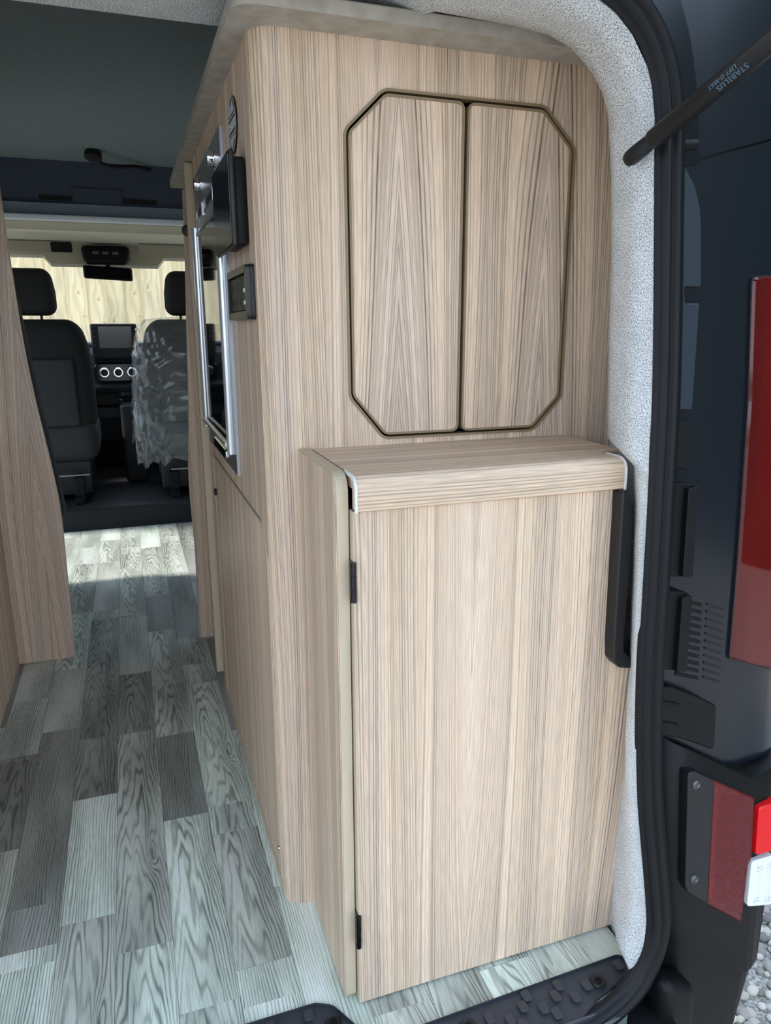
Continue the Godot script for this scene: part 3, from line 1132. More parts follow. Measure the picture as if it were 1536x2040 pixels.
# ---------------------------------------------------------------- boards and bench along the aisle
func build_panels() -> void:
	grain = 1
	# shaped board in front of the tower
	var t := thing("partition_board", "narrow upright oak-look board beyond the tower, small black catch near top", "partition", Vector3(0.3, 0, -2.33))
	uo = Vector2(0.12, 0.1)
	var e := curve([Vector2(0.155, 0.0), Vector2(0.158, 0.16), Vector2(0.160, 0.32), Vector2(0.156, 0.5), Vector2(0.160, 0.62), Vector2(0.170, 0.75), Vector2(0.178, 0.93), Vector2(0.186, 1.1), Vector2(0.192, 1.25), Vector2(0.196, 1.388)], 4)
	e.append(Vector2(0.30, 1.388))
	e.append(Vector2(0.30, 0.0))
	begin()
	X = Transform3D(Basis.IDENTITY, Vector3(0, 0, -2.348))
	extrude(PackedVector2Array(e), 0.0, 0.018, 0.001)
	X = Transform3D.IDENTITY
	part("board", M.wood, t)
	begin()
	lathe(Vector3(0.203, 1.275, -2.33), Vector3(-0.25, 0, 1), [Vector2(0.0, 0.0), Vector2(0.016, 0.0), Vector2(0.016, 0.006), Vector2(0.008, 0.008), Vector2(0.008, 0.022), Vector2(0.012, 0.024), Vector2(0.012, 0.032), Vector2(0.0, 0.034)], 20)
	part("catch", M.black, t)
	# curved board at the left of the aisle
	t = thing("partition_board", "tall curved oak-look board standing at the left of the aisle", "partition", Vector3(-0.5, 0, -2.32))
	uo = Vector2(0.45, 0.1)
	e = curve([Vector2(-0.228, 0.0), Vector2(-0.225, 0.14), Vector2(-0.223, 0.28), Vector2(-0.221, 0.42), Vector2(-0.224, 0.52), Vector2(-0.238, 0.66), Vector2(-0.252, 0.78), Vector2(-0.263, 0.9), Vector2(-0.270, 1.02), Vector2(-0.274, 1.15), Vector2(-0.277, 1.25), Vector2(-0.280, 1.4)], 4)
	e.append(Vector2(-0.9, 1.4))
	e.append(Vector2(-0.9, 0.0))
	begin()
	X = Transform3D(Basis.IDENTITY, Vector3(0, 0, -2.333))
	extrude(PackedVector2Array(e), 0.0, 0.018, 0.001)
	X = Transform3D.IDENTITY
	part("board", M.wood, t)
	# low unit along the left wall
	t = thing("side_unit", "low brown oak-look unit along the left wall before the curved board", "cabinet", Vector3(-0.6, 0, -1.7))
	uo = Vector2(0.2, 0.2)
	begin()
	box(Vector3(-0.905, 0.0, -1.0), Vector3(-0.386, 0.74, -2.313))
	part("body", M.wood, t)
	begin()
	grain = 2
	box(Vector3(-0.91, 0.74, -0.99), Vector3(-0.40, 0.76, -2.313))
	part("top", M.board, t)
	grain = 1
	# black bench seat behind the board
	t = thing("bench_seat", "black padded bench seat half hidden behind the curved left board", "seat", Vector3(-0.6, 0, -2.75))
	begin()
	rbox(Vector3(-0.555, 0.70, -2.97), Vector3(0.58, 0.86, 0.13), 0.05, 4, 4, "bench")
	part("backrest", M.black_matt, t)
	begin()
	box(Vector3(-0.90, 0.0, -2.86), Vector3(-0.34, 0.29, -3.04))
	part("base", M.black_matt, t)

# ---------------------------------------------------------------- body corner, bumper, seal
func build_body() -> void:
	grain = 1
	org = Vector3(XC, 0, -0.75)
	# rubber seal swept round the whole opening
	var full := []
	for p in curve(seal_line, 3): full.append(p)
	for i in range(full.size() - 2, 0, -1): full.append(Vector2(2.0 * XC - full[i].x, full[i].y))
	var prof := [Vector2(0.010, -0.016), Vector2(0.001, -0.001), Vector2(0.005, -0.003), Vector2(0.007, 0.004), Vector2(0.011, 0.009), Vector2(0.016, 0.011), Vector2(0.020, 0.0085), Vector2(0.0225, 0.004), Vector2(0.0245, 0.004), Vector2(0.026, 0.007), Vector2(0.031, 0.0105), Vector2(0.036, 0.0095), Vector2(0.0365, 0.0075), Vector2(0.0385, 0.0085), Vector2(0.0405, 0.0065), Vector2(0.041, 0.0045), Vector2(0.043, 0.005), Vector2(0.0445, 0.002), Vector2(0.045, -0.02)]
	var ring_pts := []
	for i in full.size():
		var d: Vector2 = (full[(i + 1) % full.size()] - full[(i + full.size() - 1) % full.size()]).normalized()
		var o := Vector2(d.y, -d.x)
		var row := []
		for p in prof: row.append(Vector3(full[i].x + o.x * p.x * 0.94, full[i].y + o.y * p.x * 0.94, p.y))
		ring_pts.append(row)
	ring_pts.append(ring_pts[0])
	begin()
	X = body()
	grid(ring_pts, false, true)
	X = Transform3D.IDENTITY
	solid("door_seal", M.rubber, "black ridged rubber seal running round the rear opening", "seal")
	# painted corner panel: gently crowned, split by a seam
	for sg in [1.0, -1.0]:
		var t := thing("body_corner", "dark navy painted rear corner panel %s" % ("carrying the tail lamp, right of the seal" if sg > 0 else "left of the rear opening"), "van body", Vector3(XC + 0.86 * sg, 0.8, -0.8))
		var xs := [0.684, 0.70, 0.735, 0.75, 0.78, 0.81, 0.85, 0.90, 0.94, 0.965, 0.98]
		var zs := [-0.0275, -0.0272, -0.0265, -0.026, -0.0255, -0.025, -0.025, -0.028, -0.042, -0.08, -0.16]
		for span in [[1.60, 1.2265], [1.2235, 0.34]]:
			var rows := []
			for f in 9:
				var row := []
				for k in xs.size():
					var y := lerpf(span[0], span[1], f / 8.0)
					# the seam climbs outwards
					var lift: float = (xs[k] - 0.76) * 0.27 if absf(y - 1.225) < 0.003 else 0.0
					var x: float = xs[k]
					if sg < 0.0: x = 2.0 * XC - x
					row.append(Vector3(x, y + lift, zs[k]))
				rows.append(row)
			begin()
			X = body()
			grid(rows, false, sg < 0.0)
			X = Transform3D.IDENTITY
			part("upper_skin" if span[0] > 1.5 else "lower_skin", M.paint, t)
		# skin above the opening follows the seal, with a dark inner panel behind the seam
		var band := [[], []]
		for p in curve(seal_line, 3):
			if p.y < 1.19: continue
			var q: Vector2 = p - Vector2(XC, 0.7)
			var dir := Vector2(q.x * 0.75, maxf(0.0, p.y - 1.19) * 3.5 + 0.02).normalized()
			var a: Vector2 = p + dir * 0.036
			var b: Vector2 = p + dir * 0.24
			band[0].append(Vector3(a.x if sg > 0 else 2.0 * XC - a.x, a.y, -0.024))
			band[1].append(Vector3(b.x if sg > 0 else 2.0 * XC - b.x, b.y, -0.034))
		begin()
		X = body()
		grid(band, false, sg > 0.0)
		part("header_skin", M.paint, t)
		begin()
		extrude(rect(0.70 if sg > 0 else 2.0 * XC - 0.94, 0.36, 0.94 if sg > 0 else 2.0 * XC - 0.70, 1.5), -0.058, -0.05)
		X = Transform3D.IDENTITY
		part("inner_panel", M.gap, t)
		# outer side of the van
		begin()
		var xo := 0.98 if sg > 0 else 2.0 * XC - 0.98
		box(Vector3(xo, 0.10, -0.92), Vector3(xo - 0.02 * sg, 1.66, -2.4))
		part("side_skin", M.paint, t)
		if sg < 0.0: continue
		X = body()
		# flange along the seal with its notch
		begin()
		extrude(fillet([Vector2(0.686, 1.204), Vector2(0.697, 1.203), Vector2(0.714, 1.181), Vector2(0.723, 1.157), Vector2(0.727, 1.132), Vector2(0.731, 1.063), Vector2(0.731, 1.056), Vector2(0.704, 1.056), Vector2(0.706, 1.034), Vector2(0.730, 1.034), Vector2(0.726, 0.894), Vector2(0.686, 0.896)], [0, 0.004, 0.01, 0.01, 0.01, 0, 0.002, 0.004, 0.004, 0.002, 0.002, 0], 4), -0.045, -0.020, 0.0012)
		part("flange", M.flange, t)
		begin()
		tube([Vector3(0.676, 1.224, -0.012), Vector3(0.705, 1.2275, -0.012)], 0.0065, 14)
		part("buffer_pin", M.plastic, t)
		for q in [[[Vector2(0.686, 0.878), Vector2(0.717, 0.875), Vector2(0.715, 0.813), Vector2(0.686, 0.816)], -0.012], [[Vector2(0.680, 0.798), Vector2(0.721, 0.793), Vector2(0.718, 0.663), Vector2(0.680, 0.667)], -0.004], [[Vector2(0.678, 0.648), Vector2(0.718, 0.640), Vector2(0.714, 0.525), Vector2(0.676, 0.532)], -0.003]]:
			begin()
			extrude(fillet(q[0], 0.003, 3), -0.045, q[1], 0.0015)
			var cp := part("channel_clip", M.plastic, t)
			if q[0][1].y < 0.85:
				begin()
				var a: Vector2 = q[0][1]
				var b: Vector2 = q[0][2]
				extrude(fillet([a + Vector2(-0.017, -0.004), a + Vector2(0.0, -0.002), b + Vector2(0.0, 0.002), b + Vector2(-0.017, 0.003)], 0.002, 3), q[1] - 0.001, q[1] + 0.009, 0.001)
				part("clip_rib", M.plastic, cp)
		# louvres
		for i in 11:
			begin()
			var y := 0.606 - 0.0113 * i
			extrude(fillet([Vector2(0.772, y + 0.006), Vector2(0.804, y - 0.0075), Vector2(0.804, y - 0.0110), Vector2(0.772, y + 0.0025)], 0.0012, 2), -0.03, -0.0238, 0.0)
			part("vent_slot", M.gap, t)
			begin()
			extrude(fillet([Vector2(0.722, y + 0.020), Vector2(0.764, y + 0.006), Vector2(0.764, y + 0.0005), Vector2(0.722, y + 0.0145)], 0.0015, 2), -0.04, -0.0245, 0.0008)
			part("vent_rib", M.plastic, t)
		# hinged cover plate
		begin()
		extrude(fillet([Vector2(0.672, 0.507), Vector2(0.697, 0.503), Vector2(0.750, 0.477), Vector2(0.779, 0.460), Vector2(0.780, 0.388), Vector2(0.717, 0.420), Vector2(0.672, 0.436)], [0.0, 0.01, 0.01, 0.012, 0.006, 0.01, 0.0], 3), -0.03, -0.002, 0.002)
		var cv := part("cover_plate", M.plastic, t)
		for y in [0.4835, 0.452]:
			begin()
			tube([Vector3(0.674, y, -0.001), Vector3(0.692, y - 0.003, 0.0), Vector3(0.708, y - 0.009, -0.001)], 0.0022, 8)
			part("cover_rib", M.plastic, cv)
		X = Transform3D.IDENTITY
	# bumper corner
	var t := thing("rear_bumper", "black plastic rear bumper corner holding the low red and white lamp", "bumper", Vector3(0.8, -0.1, -0.74))
	var xs := [0.702, 0.714, 0.733, 0.77, 0.81, 0.845, 0.865, 0.885, 0.92, 0.95, 0.965, 0.97]
	var zs := [-0.03, -0.012, -0.006, -0.002, 0.0, 0.003, 0.003, 0.0, -0.012, -0.04, -0.08, -0.2]
	var tops := [0.4165, 0.409, 0.400, 0.378, 0.354, 0.334, 0.331, 0.333, 0.336, 0.337, 0.337, 0.338]
	X = body()
	begin()
	var rows := [[], [], [], [], [], [], [], []]
	for k in xs.size():
		var x: float = xs[k]
		var y: float = tops[k]
		rows[0].append(Vector3(x, y - 0.002, zs[k] - 0.05))
		rows[1].append(Vector3(x, y, zs[k] - 0.003))
		rows[2].append(Vector3(x, y - 0.003, zs[k]))
		rows[3].append(Vector3(x, lerpf(y, 0.06, 0.5), zs[k] + 0.0))
		rows[4].append(Vector3(x, 0.09 - (x - 0.70) * 0.62 if x < 0.87 else -0.012, zs[k]))
		rows[5].append(Vector3(x, 0.085 - (x - 0.70) * 0.62 if x < 0.87 else -0.017, zs[k] - 0.006))
		var tuck := clampf((x - 0.86) / 0.09, 0.0, 1.0)
		rows[4][k].x -= 0.028 * tuck
		rows[5][k].x -= 0.034 * tuck
		rows[6].append(Vector3(x - 0.012 - 0.046 * tuck, -0.12, zs[k] - 0.012))
		rows[7].append(Vector3(x - 0.02 - 0.05 * tuck, -0.34, zs[k] - 0.06))
	grid(rows, false)
	part("shell", M.plastic, t)
	begin()
	rbox(Vector3(0.714, -0.012, 0.004), Vector3(0.062, 0.09, 0.05), 0.018, 4, 0, "boss")
	part("hinge_boss", M.plastic, t)
	begin()
	extrude(fillet([Vector2(0.722, 0.372), Vector2(0.736, 0.370), Vector2(0.771, 0.349), Vector2(0.771, 0.143), Vector2(0.733, 0.173), Vector2(0.727, 0.186)], [0.01, 0.006, 0.0, 0.0, 0.006, 0.008], 3), -0.02, 0.010, 0.0015)
	var lp := part("lamp_plate", M.black, t)
	for c in [Vector2(0.7365, 0.350), Vector2(0.742, 0.194)]:
		begin()
		lathe(Vector3(c.x, c.y, 0.010), Vector3(0, 0, 1), [Vector2(0.0, 0.0), Vector2(0.0075, 0.0), Vector2(0.007, 0.002), Vector2(0.0045, 0.0035), Vector2(0.003, 0.002), Vector2(0.0, 0.002)], 18)
		part("screw", M.screw, lp)
	X = Transform3D.IDENTITY
	# sill that carries the seal below the opening
	begin()
	box(Vector3(-0.8, -0.34, -0.74), Vector3(0.70, -0.02, -0.66))
	part("sill", M.plastic, t)

# ---------------------------------------------------------------- lamps
func build_lamps() -> void:
	X = body()
	var t := thing("tail_lamp", "tall dark red tail lamp set in the navy corner panel", "tail lamp", Vector3(0.87, 0.8, -0.8))
	var o := [Vector2(0.818, 1.069), Vector2(0.938, 1.077), Vector2(0.955, 0.475), Vector2(0.888, 0.495), Vector2(0.817, 0.521), Vector2(0.822, 0.684), Vector2(0.824, 0.901)]
	var lens := fillet(o, [0.008, 0.0, 0.0, 0.006, 0.008, 0.02, 0.02], 4)
	begin()
	ring(inset(lens, -0.002), inset(lens, 0.0005), -0.05, -0.021)
	part("gasket", M.black, t)
	begin()
	extrude(lens, -0.07, -0.045)
	part("housing", M.red_dark, t)
	begin()
	extrude(fillet([Vector2(0.829, 1.061), Vector2(0.835, 1.061), Vector2(0.844, 0.900), Vector2(0.842, 0.681), Vector2(0.840, 0.534), Vector2(0.826, 0.536), Vector2(0.831, 0.682), Vector2(0.834, 0.901)], 0.001, 2), -0.045, -0.026, 0.002)
	part("light_guide", M.red_rim, t)
	begin()
	extrude(PackedVector2Array([Vector2(0.873, 0.856), Vector2(0.857, 0.724), Vector2(0.852, 0.571), Vector2(0.892, 0.551), Vector2(0.935, 0.55), Vector2(0.92, 0.861)]), -0.045, -0.030, 0.003)
	part("reflector", M.red_in, t)
	begin()
	extrude(lens, -0.025, -0.018, 0.003)
	part("lens", M.red_lens, t)
	t = thing("bumper_lamp", "low red lamp with white reversing lens in the bumper corner", "tail lamp", Vector3(0.84, 0.22, -0.73))
	o = [Vector2(0.770, 0.349), Vector2(0.849, 0.303), Vector2(0.90, 0.303), Vector2(0.90, 0.092), Vector2(0.839, 0.092), Vector2(0.771, 0.143)]
	lens = fillet(o, [0.002, 0.004, 0.0, 0.0, 0.004, 0.002], 3)
	begin()
	extrude(lens, -0.03, -0.006)
	part("housing", M.red_dark, t)
	begin()
	extrude(PackedVector2Array([Vector2(0.778, 0.334), Vector2(0.784, 0.330), Vector2(0.784, 0.143), Vector2(0.776, 0.149)]), -0.006, 0.006, 0.001)
	part("light_guide", M.red_rim, t)
	for i in 7:
		begin()
		var y := 0.322 - 0.0275 * i
		extrude(fillet([Vector2(0.790, y), Vector2(0.828 - 0.002 * i, y - 0.012), Vector2(0.828 - 0.002 * i, y - 0.036), Vector2(0.790, y - 0.0255)], 0.001, 2), -0.006, 0.003, 0.002)
		part("reflector", M.red_mid, t)
	begin()
	extrude(fillet([Vector2(0.858, 0.285), Vector2(0.899, 0.287), Vector2(0.899, 0.203), Vector2(0.858, 0.204)], 0.006, 4), -0.01, 0.013, 0.002)
	part("stop_lens", M.red, t, "bright red lens")
	begin()
	var rv := fillet([Vector2(0.852, 0.194), Vector2(0.899, 0.194), Vector2(0.899, 0.105), Vector2(0.849, 0.116)], 0.008, 4)
	extrude(rv, -0.01, 0.013, 0.003)
	ring(inset(rv, 0.010), inset(rv, 0.012), 0.011, 0.0145)
	ring(inset(rv, 0.016), inset(rv, 0.018), 0.011, 0.0145)
	part("reversing_lens", M.reverse, t, "clear white lens")
	begin()
	extrude(PackedVector2Array([Vector2(0.770, 0.349), Vector2(0.849, 0.303), Vector2(0.851, 0.198), Vector2(0.845, 0.19), Vector2(0.839, 0.092), Vector2(0.771, 0.143)]), 0.006, 0.012, 0.002)
	part("lens", M.red_lens, t)
	X = Transform3D.IDENTITY

# ---------------------------------------------------------------- strut and raised tailgate
func build_strut_and_tailgate() -> void:
	var a := Vector3(0.609, 1.203, -0.82)
	var b := Vector3(0.731, 1.453, -0.30)
	var t := thing("gas_strut", "black gas strut with printed lettering holding the tailgate open", "gas strut", a)
	var d := (b - a).normalized()
	begin()
	var s := []
	var r := []
	for q in [[-0.012, 0.004], [-0.010, 0.0075], [-0.004, 0.0098], [0.006, 0.0102], [0.020, 0.0096], [0.030, 0.0082]]:
		s.append(a + d * q[0])
		r.append(q[1])
	tube(s, r, 18)
	part("ball_socket", M.black, t)
	begin()
	tube([a + d * 0.028, a + d * 0.031, a + d * 0.41, a + d * 0.413], [0.010, 0.0115, 0.0115, 0.010], 22)
	var tb := part("cylinder", M.black, t)
	begin()
	tube([a + d * 0.412, b], 0.005, 12)
	part("piston_rod", M.chrome, t)
	begin()
	tube([a + d * 0.0 + Vector3(0.02, 0.0, -0.002), a], 0.005, 10)
	part("ball_stud", M.steel, t)
	# print, standing on its head, wraps the lower side turned to the camera
	var eye := Vector3(0, 1.0, 0)
	for row in [["STABILUS", -0.0026, 0.0082, 0.158], ["LIFT-O-MAT", 0.0042, 0.0062, 0.150]]:
		var c: Vector3 = a + d * (row[3] - 0.018)
		var n: Vector3 = (eye - c)
		n = (n - d * n.dot(d)).normalized()
		var up := n.cross(d)
		var ang: float = row[1] / 0.0115
		var n2 := (n * cos(ang) + up * sin(ang)).normalized()
		var yax := -n2.cross(d)
		lettering(row[0], row[2], Transform3D(Basis(-d, yax, n2), c + n2 * 0.0116), M.print_blue, t, true)
	# raised tailgate above and behind the camera
	t = thing("tailgate", "dark navy tailgate with rear window raised above the opening", "tailgate", Vector3(XC, 1.47, -0.85))
	var tilt := Transform3D(Basis(Vector3.RIGHT, Vector3(0, 0.13, 1.0).normalized(), Vector3(0, -1.0, 0.13).normalized()), Vector3(XC, 1.53, -0.86))
	X = tilt
	var go := fillet([Vector2(-0.78, 0), Vector2(0.78, 0), Vector2(0.80, 1.3), Vector2(-0.80, 1.3)], 0.1, 6)
	var wi := fillet([Vector2(-0.6, 0.12), Vector2(0.6, 0.12), Vector2(0.6, 0.58), Vector2(-0.6, 0.58)], 0.06, 6)
	begin()
	holed(go, wi, -0.05, 0.03)
	part("frame", M.paint, t)
	begin()
	extrude(inset(wi, -0.01), -0.004, 0.0)
	part("rear_window", M.tint, t)
	X = Transform3D.IDENTITY

# ---------------------------------------------------------------- threshold plate
func build_threshold() -> void:
	var t := thing("threshold_plate", "dark grey plastic threshold plate with raised pads across the rear floor edge", "sill plate", Vector3(0.2, 0, -0.78))
	var o := [Vector2(-0.75, 0.72), Vector2(0.585, 0.72), Vector2(0.598, 0.742), Vector2(0.640, 0.752), Vector2(0.670, 0.762), Vector2(0.688, 0.776), Vector2(0.684, 0.802), Vector2(0.31, 0.792), Vector2(0.245, 0.812), Vector2(0.215, 0.868), Vector2(0.190, 0.880), Vector2(-0.75, 0.880)]
	var pl := fillet(o, [0, 0.002, 0.003, 0.004, 0.006, 0.012, 0.02, 0.05, 0.03, 0.03, 0.02, 0], 5)
	X = flat(0)
	begin()
	extrude(pl, 0.0003, 0.006, 0.002)
	part("plate", M.plate, t)
	var screws := [Vector2(0.618, 0.768), Vector2(0.393, 0.766), Vector2(0.208, 0.838), Vector2(-0.1, 0.838)]
	var pad := 0
	for i in range(-6, 26):
		for j in 6:
			var c := Vector2(0.036 * i * 0.78 + (0.007 if j % 2 else -0.007), 0.733 + 0.0265 * j + (0.008 if i % 2 else -0.004))
			var h := fillet([c + Vector2(-0.007, -0.0095), c + Vector2(0.007, -0.0095), c + Vector2(0.007, 0.0095), c + Vector2(-0.007, 0.0095)], 0.005, 4)
			var ok := true
			for p in inset(h, -0.004):
				if not Geometry2D.is_point_in_polygon(p, pl): ok = false
			for s in screws:
				if c.distance_to(s) < 0.021: ok = false
			if not ok: continue
			begin()
			extrude(h, 0.0055, 0.0068, 0.0005)
			part("pad", M.plate, t)
	for s in screws:
		begin()
		lathe(Vector3(s.x, s.y, 0.0060), Vector3(0, 0, 1), [Vector2(0.0125, 0.0), Vector2(0.0115, 0.0016), Vector2(0.0095, 0.0006), Vector2(0.0085, 0.0003), Vector2(0.0, 0.0003)], 22)
		var cup := part("screw_cup", M.black, t)
		begin()
		lathe(Vector3(s.x, s.y, 0.0063), Vector3(0, 0, 1), [Vector2(0.0055, 0.0), Vector2(0.005, 0.0018), Vector2(0.002, 0.0020), Vector2(0.0018, 0.0008), Vector2(0.0, 0.0008)], 14)
		part("screw", M.plastic, cup)
	X = Transform3D.IDENTITY

# ---------------------------------------------------------------- roof beam before the cab
func build_roof_front() -> void:
	var t := thing("roof_panel", "dark navy roof-front panel with two vent slots above the cab", "panel", Vector3(XC, 1.56, -3.9))
	X = Transform3D(Basis.IDENTITY, Vector3(0, 0, -3.90))
	begin()
	extrude(rect(-0.92, 1.555, 0.80, 1.742), -0.03, 0.012, 0.002)
	part("board", M.navy, t)
	begin()
	extrude(rect(-0.167, 1.556, 0.045, 1.628), 0.012, 0.018, 0.002)
	part("centre_cover", M.navy, t)
	for r in [[-0.310, 1.570, -0.169, 1.592], [0.052, 1.570, 0.203, 1.592]]:
		begin()
		holed(rect(r[0] - 0.003, r[1] - 0.003, r[2] + 0.003, r[3] + 0.003), rect(r[0], r[1], r[2], r[3]), 0.012, 0.0135)
		var f := part("slot_rim", M.navy, t)
		begin()
		extrude(rect(r[0], r[1], r[2], r[3]), 0.012, 0.0126)
		part("slot", M.gap, f)
	X = Transform3D.IDENTITY
	org = Vector3(XC, 1.5, -3.9)
	begin()
	box(Vector3(-0.92, 1.505, -3.93), Vector3(0.80, 1.556, -3.875))
	shell("trim_2", M.band_felt)
	begin()
	rbox(Vector3(XC, 1.4915, -3.872), Vector3(1.72, 0.027, 0.03), 0.006, 3)
	shell("trim_3", M.white)
	begin()
	box(Vector3(-0.92, 1.440, -3.945), Vector3(0.80, 1.478, -3.89))
	shell("trim_4", M.cream)
	# small lamp on a cable under the roof
	t = thing("roof_spot_lamp", "small black spot lamp with a dangling cable on the dark ceiling", "lamp", Vector3(-0.058, 1.74, -3.63))
	begin()
	lathe(Vector3(-0.058, 1.740, -3.63), Vector3(0, -1, 0.25), [Vector2(0.0, 0.0), Vector2(0.03, 0.0), Vector2(0.035, 0.012), Vector2(0.036, 0.032), Vector2(0.028, 0.04), Vector2(0.0, 0.042)], 22)
	part("head", M.black_matt, t)
	begin()
	tube(curve([Vector3(-0.045, 1.715, -3.64), Vector3(-0.025, 1.695, -3.66), Vector3(0.03, 1.70, -3.73), Vector3(0.12, 1.718, -3.80), Vector3(0.22, 1.728, -3.92), Vector3(0.36, 1.732, -3.87)], 6), 0.008, 10)
	part("cable", M.black_matt, t)

# ---------------------------------------------------------------- cab
func seat(x: float, label: String) -> Node3D:
	var t := thing("cab_seat", label, "seat", Vector3(x, 0.1, -4.2), "cab seats")
	begin()
	rbox(Vector3(x, 0.765, -4.18), Vector3(0.53, 0.56, 0.15), 0.065, 5, 6, "seat_back")
	var b := part("backrest", M.seat_dark, t)
	begin()
	rbox(Vector3(x, 0.68, -4.105), Vector3(0.36, 0.34, 0.03), 0.012, 3, 6, "pocket")
	part("rear_pocket", M.seat, b)
	begin()
	rbox(Vector3(x, 1.175, -4.13), Vector3(0.255, 0.225, 0.11), 0.05, 5, 3, "headrest")
	var h := part("headrest", M.black_matt, t)
	begin()
	for s in [-0.05, 0.05]: tube([Vector3(x + s, 0.98, -4.15), Vector3(x + s, 1.09, -4.14)], 0.007, 8)
	part("headrest_post", M.black, h)
	begin()
	rbox(Vector3(x, 0.425, -4.38), Vector3(0.52, 0.22, 0.56), 0.07, 4, 3)
	part("cushion", M.seat, t)
	begin()
	slab(Vector3(x - 0.21, 0.13, -4.16), Vector3(x + 0.21, 0.32, -4.6), 0.01)
	part("pedestal", M.black, t)
	begin()
	for s in [-0.17, 0.12]:
		slab(Vector3(x + s, 0.101, -4.06), Vector3(x + s + 0.05, 0.14, -4.66), 0.004)
		slab(Vector3(x + s, 0.14, -4.08), Vector3(x + s + 0.05, 0.24, -4.13), 0.004)
	part("runner", M.plastic, t)
	begin()
	tube([Vector3(x - 0.16, 0.25, -4.10), Vector3(x + 0.20, 0.25, -4.10)], 0.006, 8)
	part("cross_bar", M.steel, t)
	return t

func build_cab() -> void:
	org = Vector3(XC, 0, -4.0)
	begin()
	slab(Vector3(-0.92, -0.02, -3.885), Vector3(0.80, 0.105, -3.93), 0.006)
	shell("trim_5", M.black_matt)
	begin()
	box(Vector3(-0.92, -0.1, -3.93), Vector3(0.80, 0.098, -5.4))
	shell("floor", M.dash)
	begin()
	box(Vector3(-0.98, 1.462, -3.945), Vector3(0.86, 1.52, -4.75))
	box(Vector3(-0.98, 1.52, -3.93), Vector3(0.86, 1.78, -3.945))
	shell("ceiling", M.cream)
	# windscreen header: dips in the middle behind the mirror
	begin()
	X = Transform3D(Basis(Vector3.RIGHT, -0.35), Vector3(0, 1.47, -4.72))
	extrude(PackedVector2Array([Vector2(-0.98, 0.06), Vector2(-0.98, -0.075), Vector2(-0.39, -0.075), Vector2(-0.35, -0.125), Vector2(0.225, -0.125), Vector2(0.265, -0.075), Vector2(0.86, -0.075), Vector2(0.86, 0.06)]), -0.04, 0.0)
	X = Transform3D.IDENTITY
	shell("trim_6", M.cream)
	# windscreen
	begin()
	quad(Vector3(-0.92, 1.42, -4.80), Vector3(0.80, 1.42, -4.80), Vector3(0.80, 0.86, -5.44), Vector3(-0.92, 0.86, -5.44), Vector3(0, 1, -1))
	quad(Vector3(-0.92, 1.425, -4.805), Vector3(0.80, 1.425, -4.805), Vector3(0.80, 0.865, -5.445), Vector3(-0.92, 0.865, -5.445), Vector3(0, -1, 1))
	shell("window_1", M.glass)
	seat(-0.43, "dark grey passenger seat seen from behind at the left of the cab")
	seat(0.345, "dark cab seat wrapped in clear plastic at the right of the aisle")
	# clear plastic cover over the right seat
	org = Vector3(0.345, 0.35, -4.15)
	begin()
	var nz := noise(77, 9.0, 3)
	var nf := noise(78, 26.0, 2)
	var rows := []
	for i in 44:
		var f := i / 43.0
		var row := []
		for j in 72:
			var t := TAU * j / 72
			var bottom := 0.40 + 0.10 * nz.get_noise_2d(cos(t) * 0.3 + 3.0, sin(t) * 0.3) - (0.10 if sin(t) > 0.3 and cos(t) < 0.2 else 0.0)
			var y := lerpf(1.058, bottom, f)
			var k := clampf((y - 0.80) / 0.26, 0, 1)
			var hx := 0.285 * (1.0 - 0.20 * k * k) + 0.012 * f
			var hz := 0.105 - 0.05 * k * k * k
			if i == 0:
				hx *= 0.5
				hz *= 0.3
			elif i == 1:
				hx *= 0.93
				hz *= 0.9
			var ct := signf(cos(t)) * pow(absf(cos(t)), 0.45)
			var stt := signf(sin(t)) * pow(absf(sin(t)), 0.45)
			var p := Vector3(0.345 + hx * ct, y, -4.165 + hz * stt + 0.10 * (y - 0.765))
			var w := 0.018 * (1.0 - absf(nz.get_noise_3d(p.x * 0.7, p.y * 0.5 + p.x * 0.6, p.z)) * 2.2) + 0.008 * nf.get_noise_3d(p.x, p.y * 0.7 + p.x * 0.4, p.z)
			var o := Vector3(ct, 0, stt).normalized()
			row.append(p + o * (w + 0.012 + (0.03 * f * f if sin(t) < 0.5 else 0.01)))
		rows.append(row)
	grid(rows, true)
	solid("plastic_cover", M.film, "wrinkled clear plastic cover draped over the right cab seat", "cover")
	# dashboard
	var t := thing("dashboard", "black dashboard with centre screen and three round heater dials", "dashboard", Vector3(XC, 0.4, -4.95))
	X = Transform3D(Basis(Vector3(0, 0, 1), Vector3(0, 1, 0), Vector3(-1, 0, 0)), Vector3(0.80, 0, 0))
	begin()
	extrude(fillet([Vector2(-5.40, 0.30), Vector2(-4.98, 0.30), Vector2(-4.90, 0.46), Vector2(-4.90, 0.52), Vector2(-4.98, 0.53), Vector2(-4.98, 0.60), Vector2(-4.82, 0.615), Vector2(-4.79, 0.655), Vector2(-4.83, 0.68), Vector2(-4.83, 0.79), Vector2(-4.86, 0.85), Vector2(-4.95, 0.895), Vector2(-5.40, 0.90)], [0, 0.01, 0.02, 0.01, 0.005, 0.005, 0.015, 0.015, 0.01, 0.01, 0.03, 0.03, 0], 4), 0.0, 1.72)
	part("body", M.dash, t)
	X = Transform3D.IDENTITY
	begin()
	rbox(Vector3(XC, 0.904, -5.15), Vector3(1.7, 0.02, 0.42), 0.008, 2)
	part("top_pad", M.dash_grey, t)
	begin()
	rbox(Vector3(-0.052, 0.925, -4.77), Vector3(0.262, 0.205, 0.03), 0.012, 3)
	var sc := part("screen_housing", M.black, t)
	begin()
	X = Transform3D(Basis.IDENTITY, Vector3(0, 0, -4.757))
	extrude(rect(-0.140, 0.885, 0.045, 1.012, 0.004), 0.0, 0.003, 0.001)
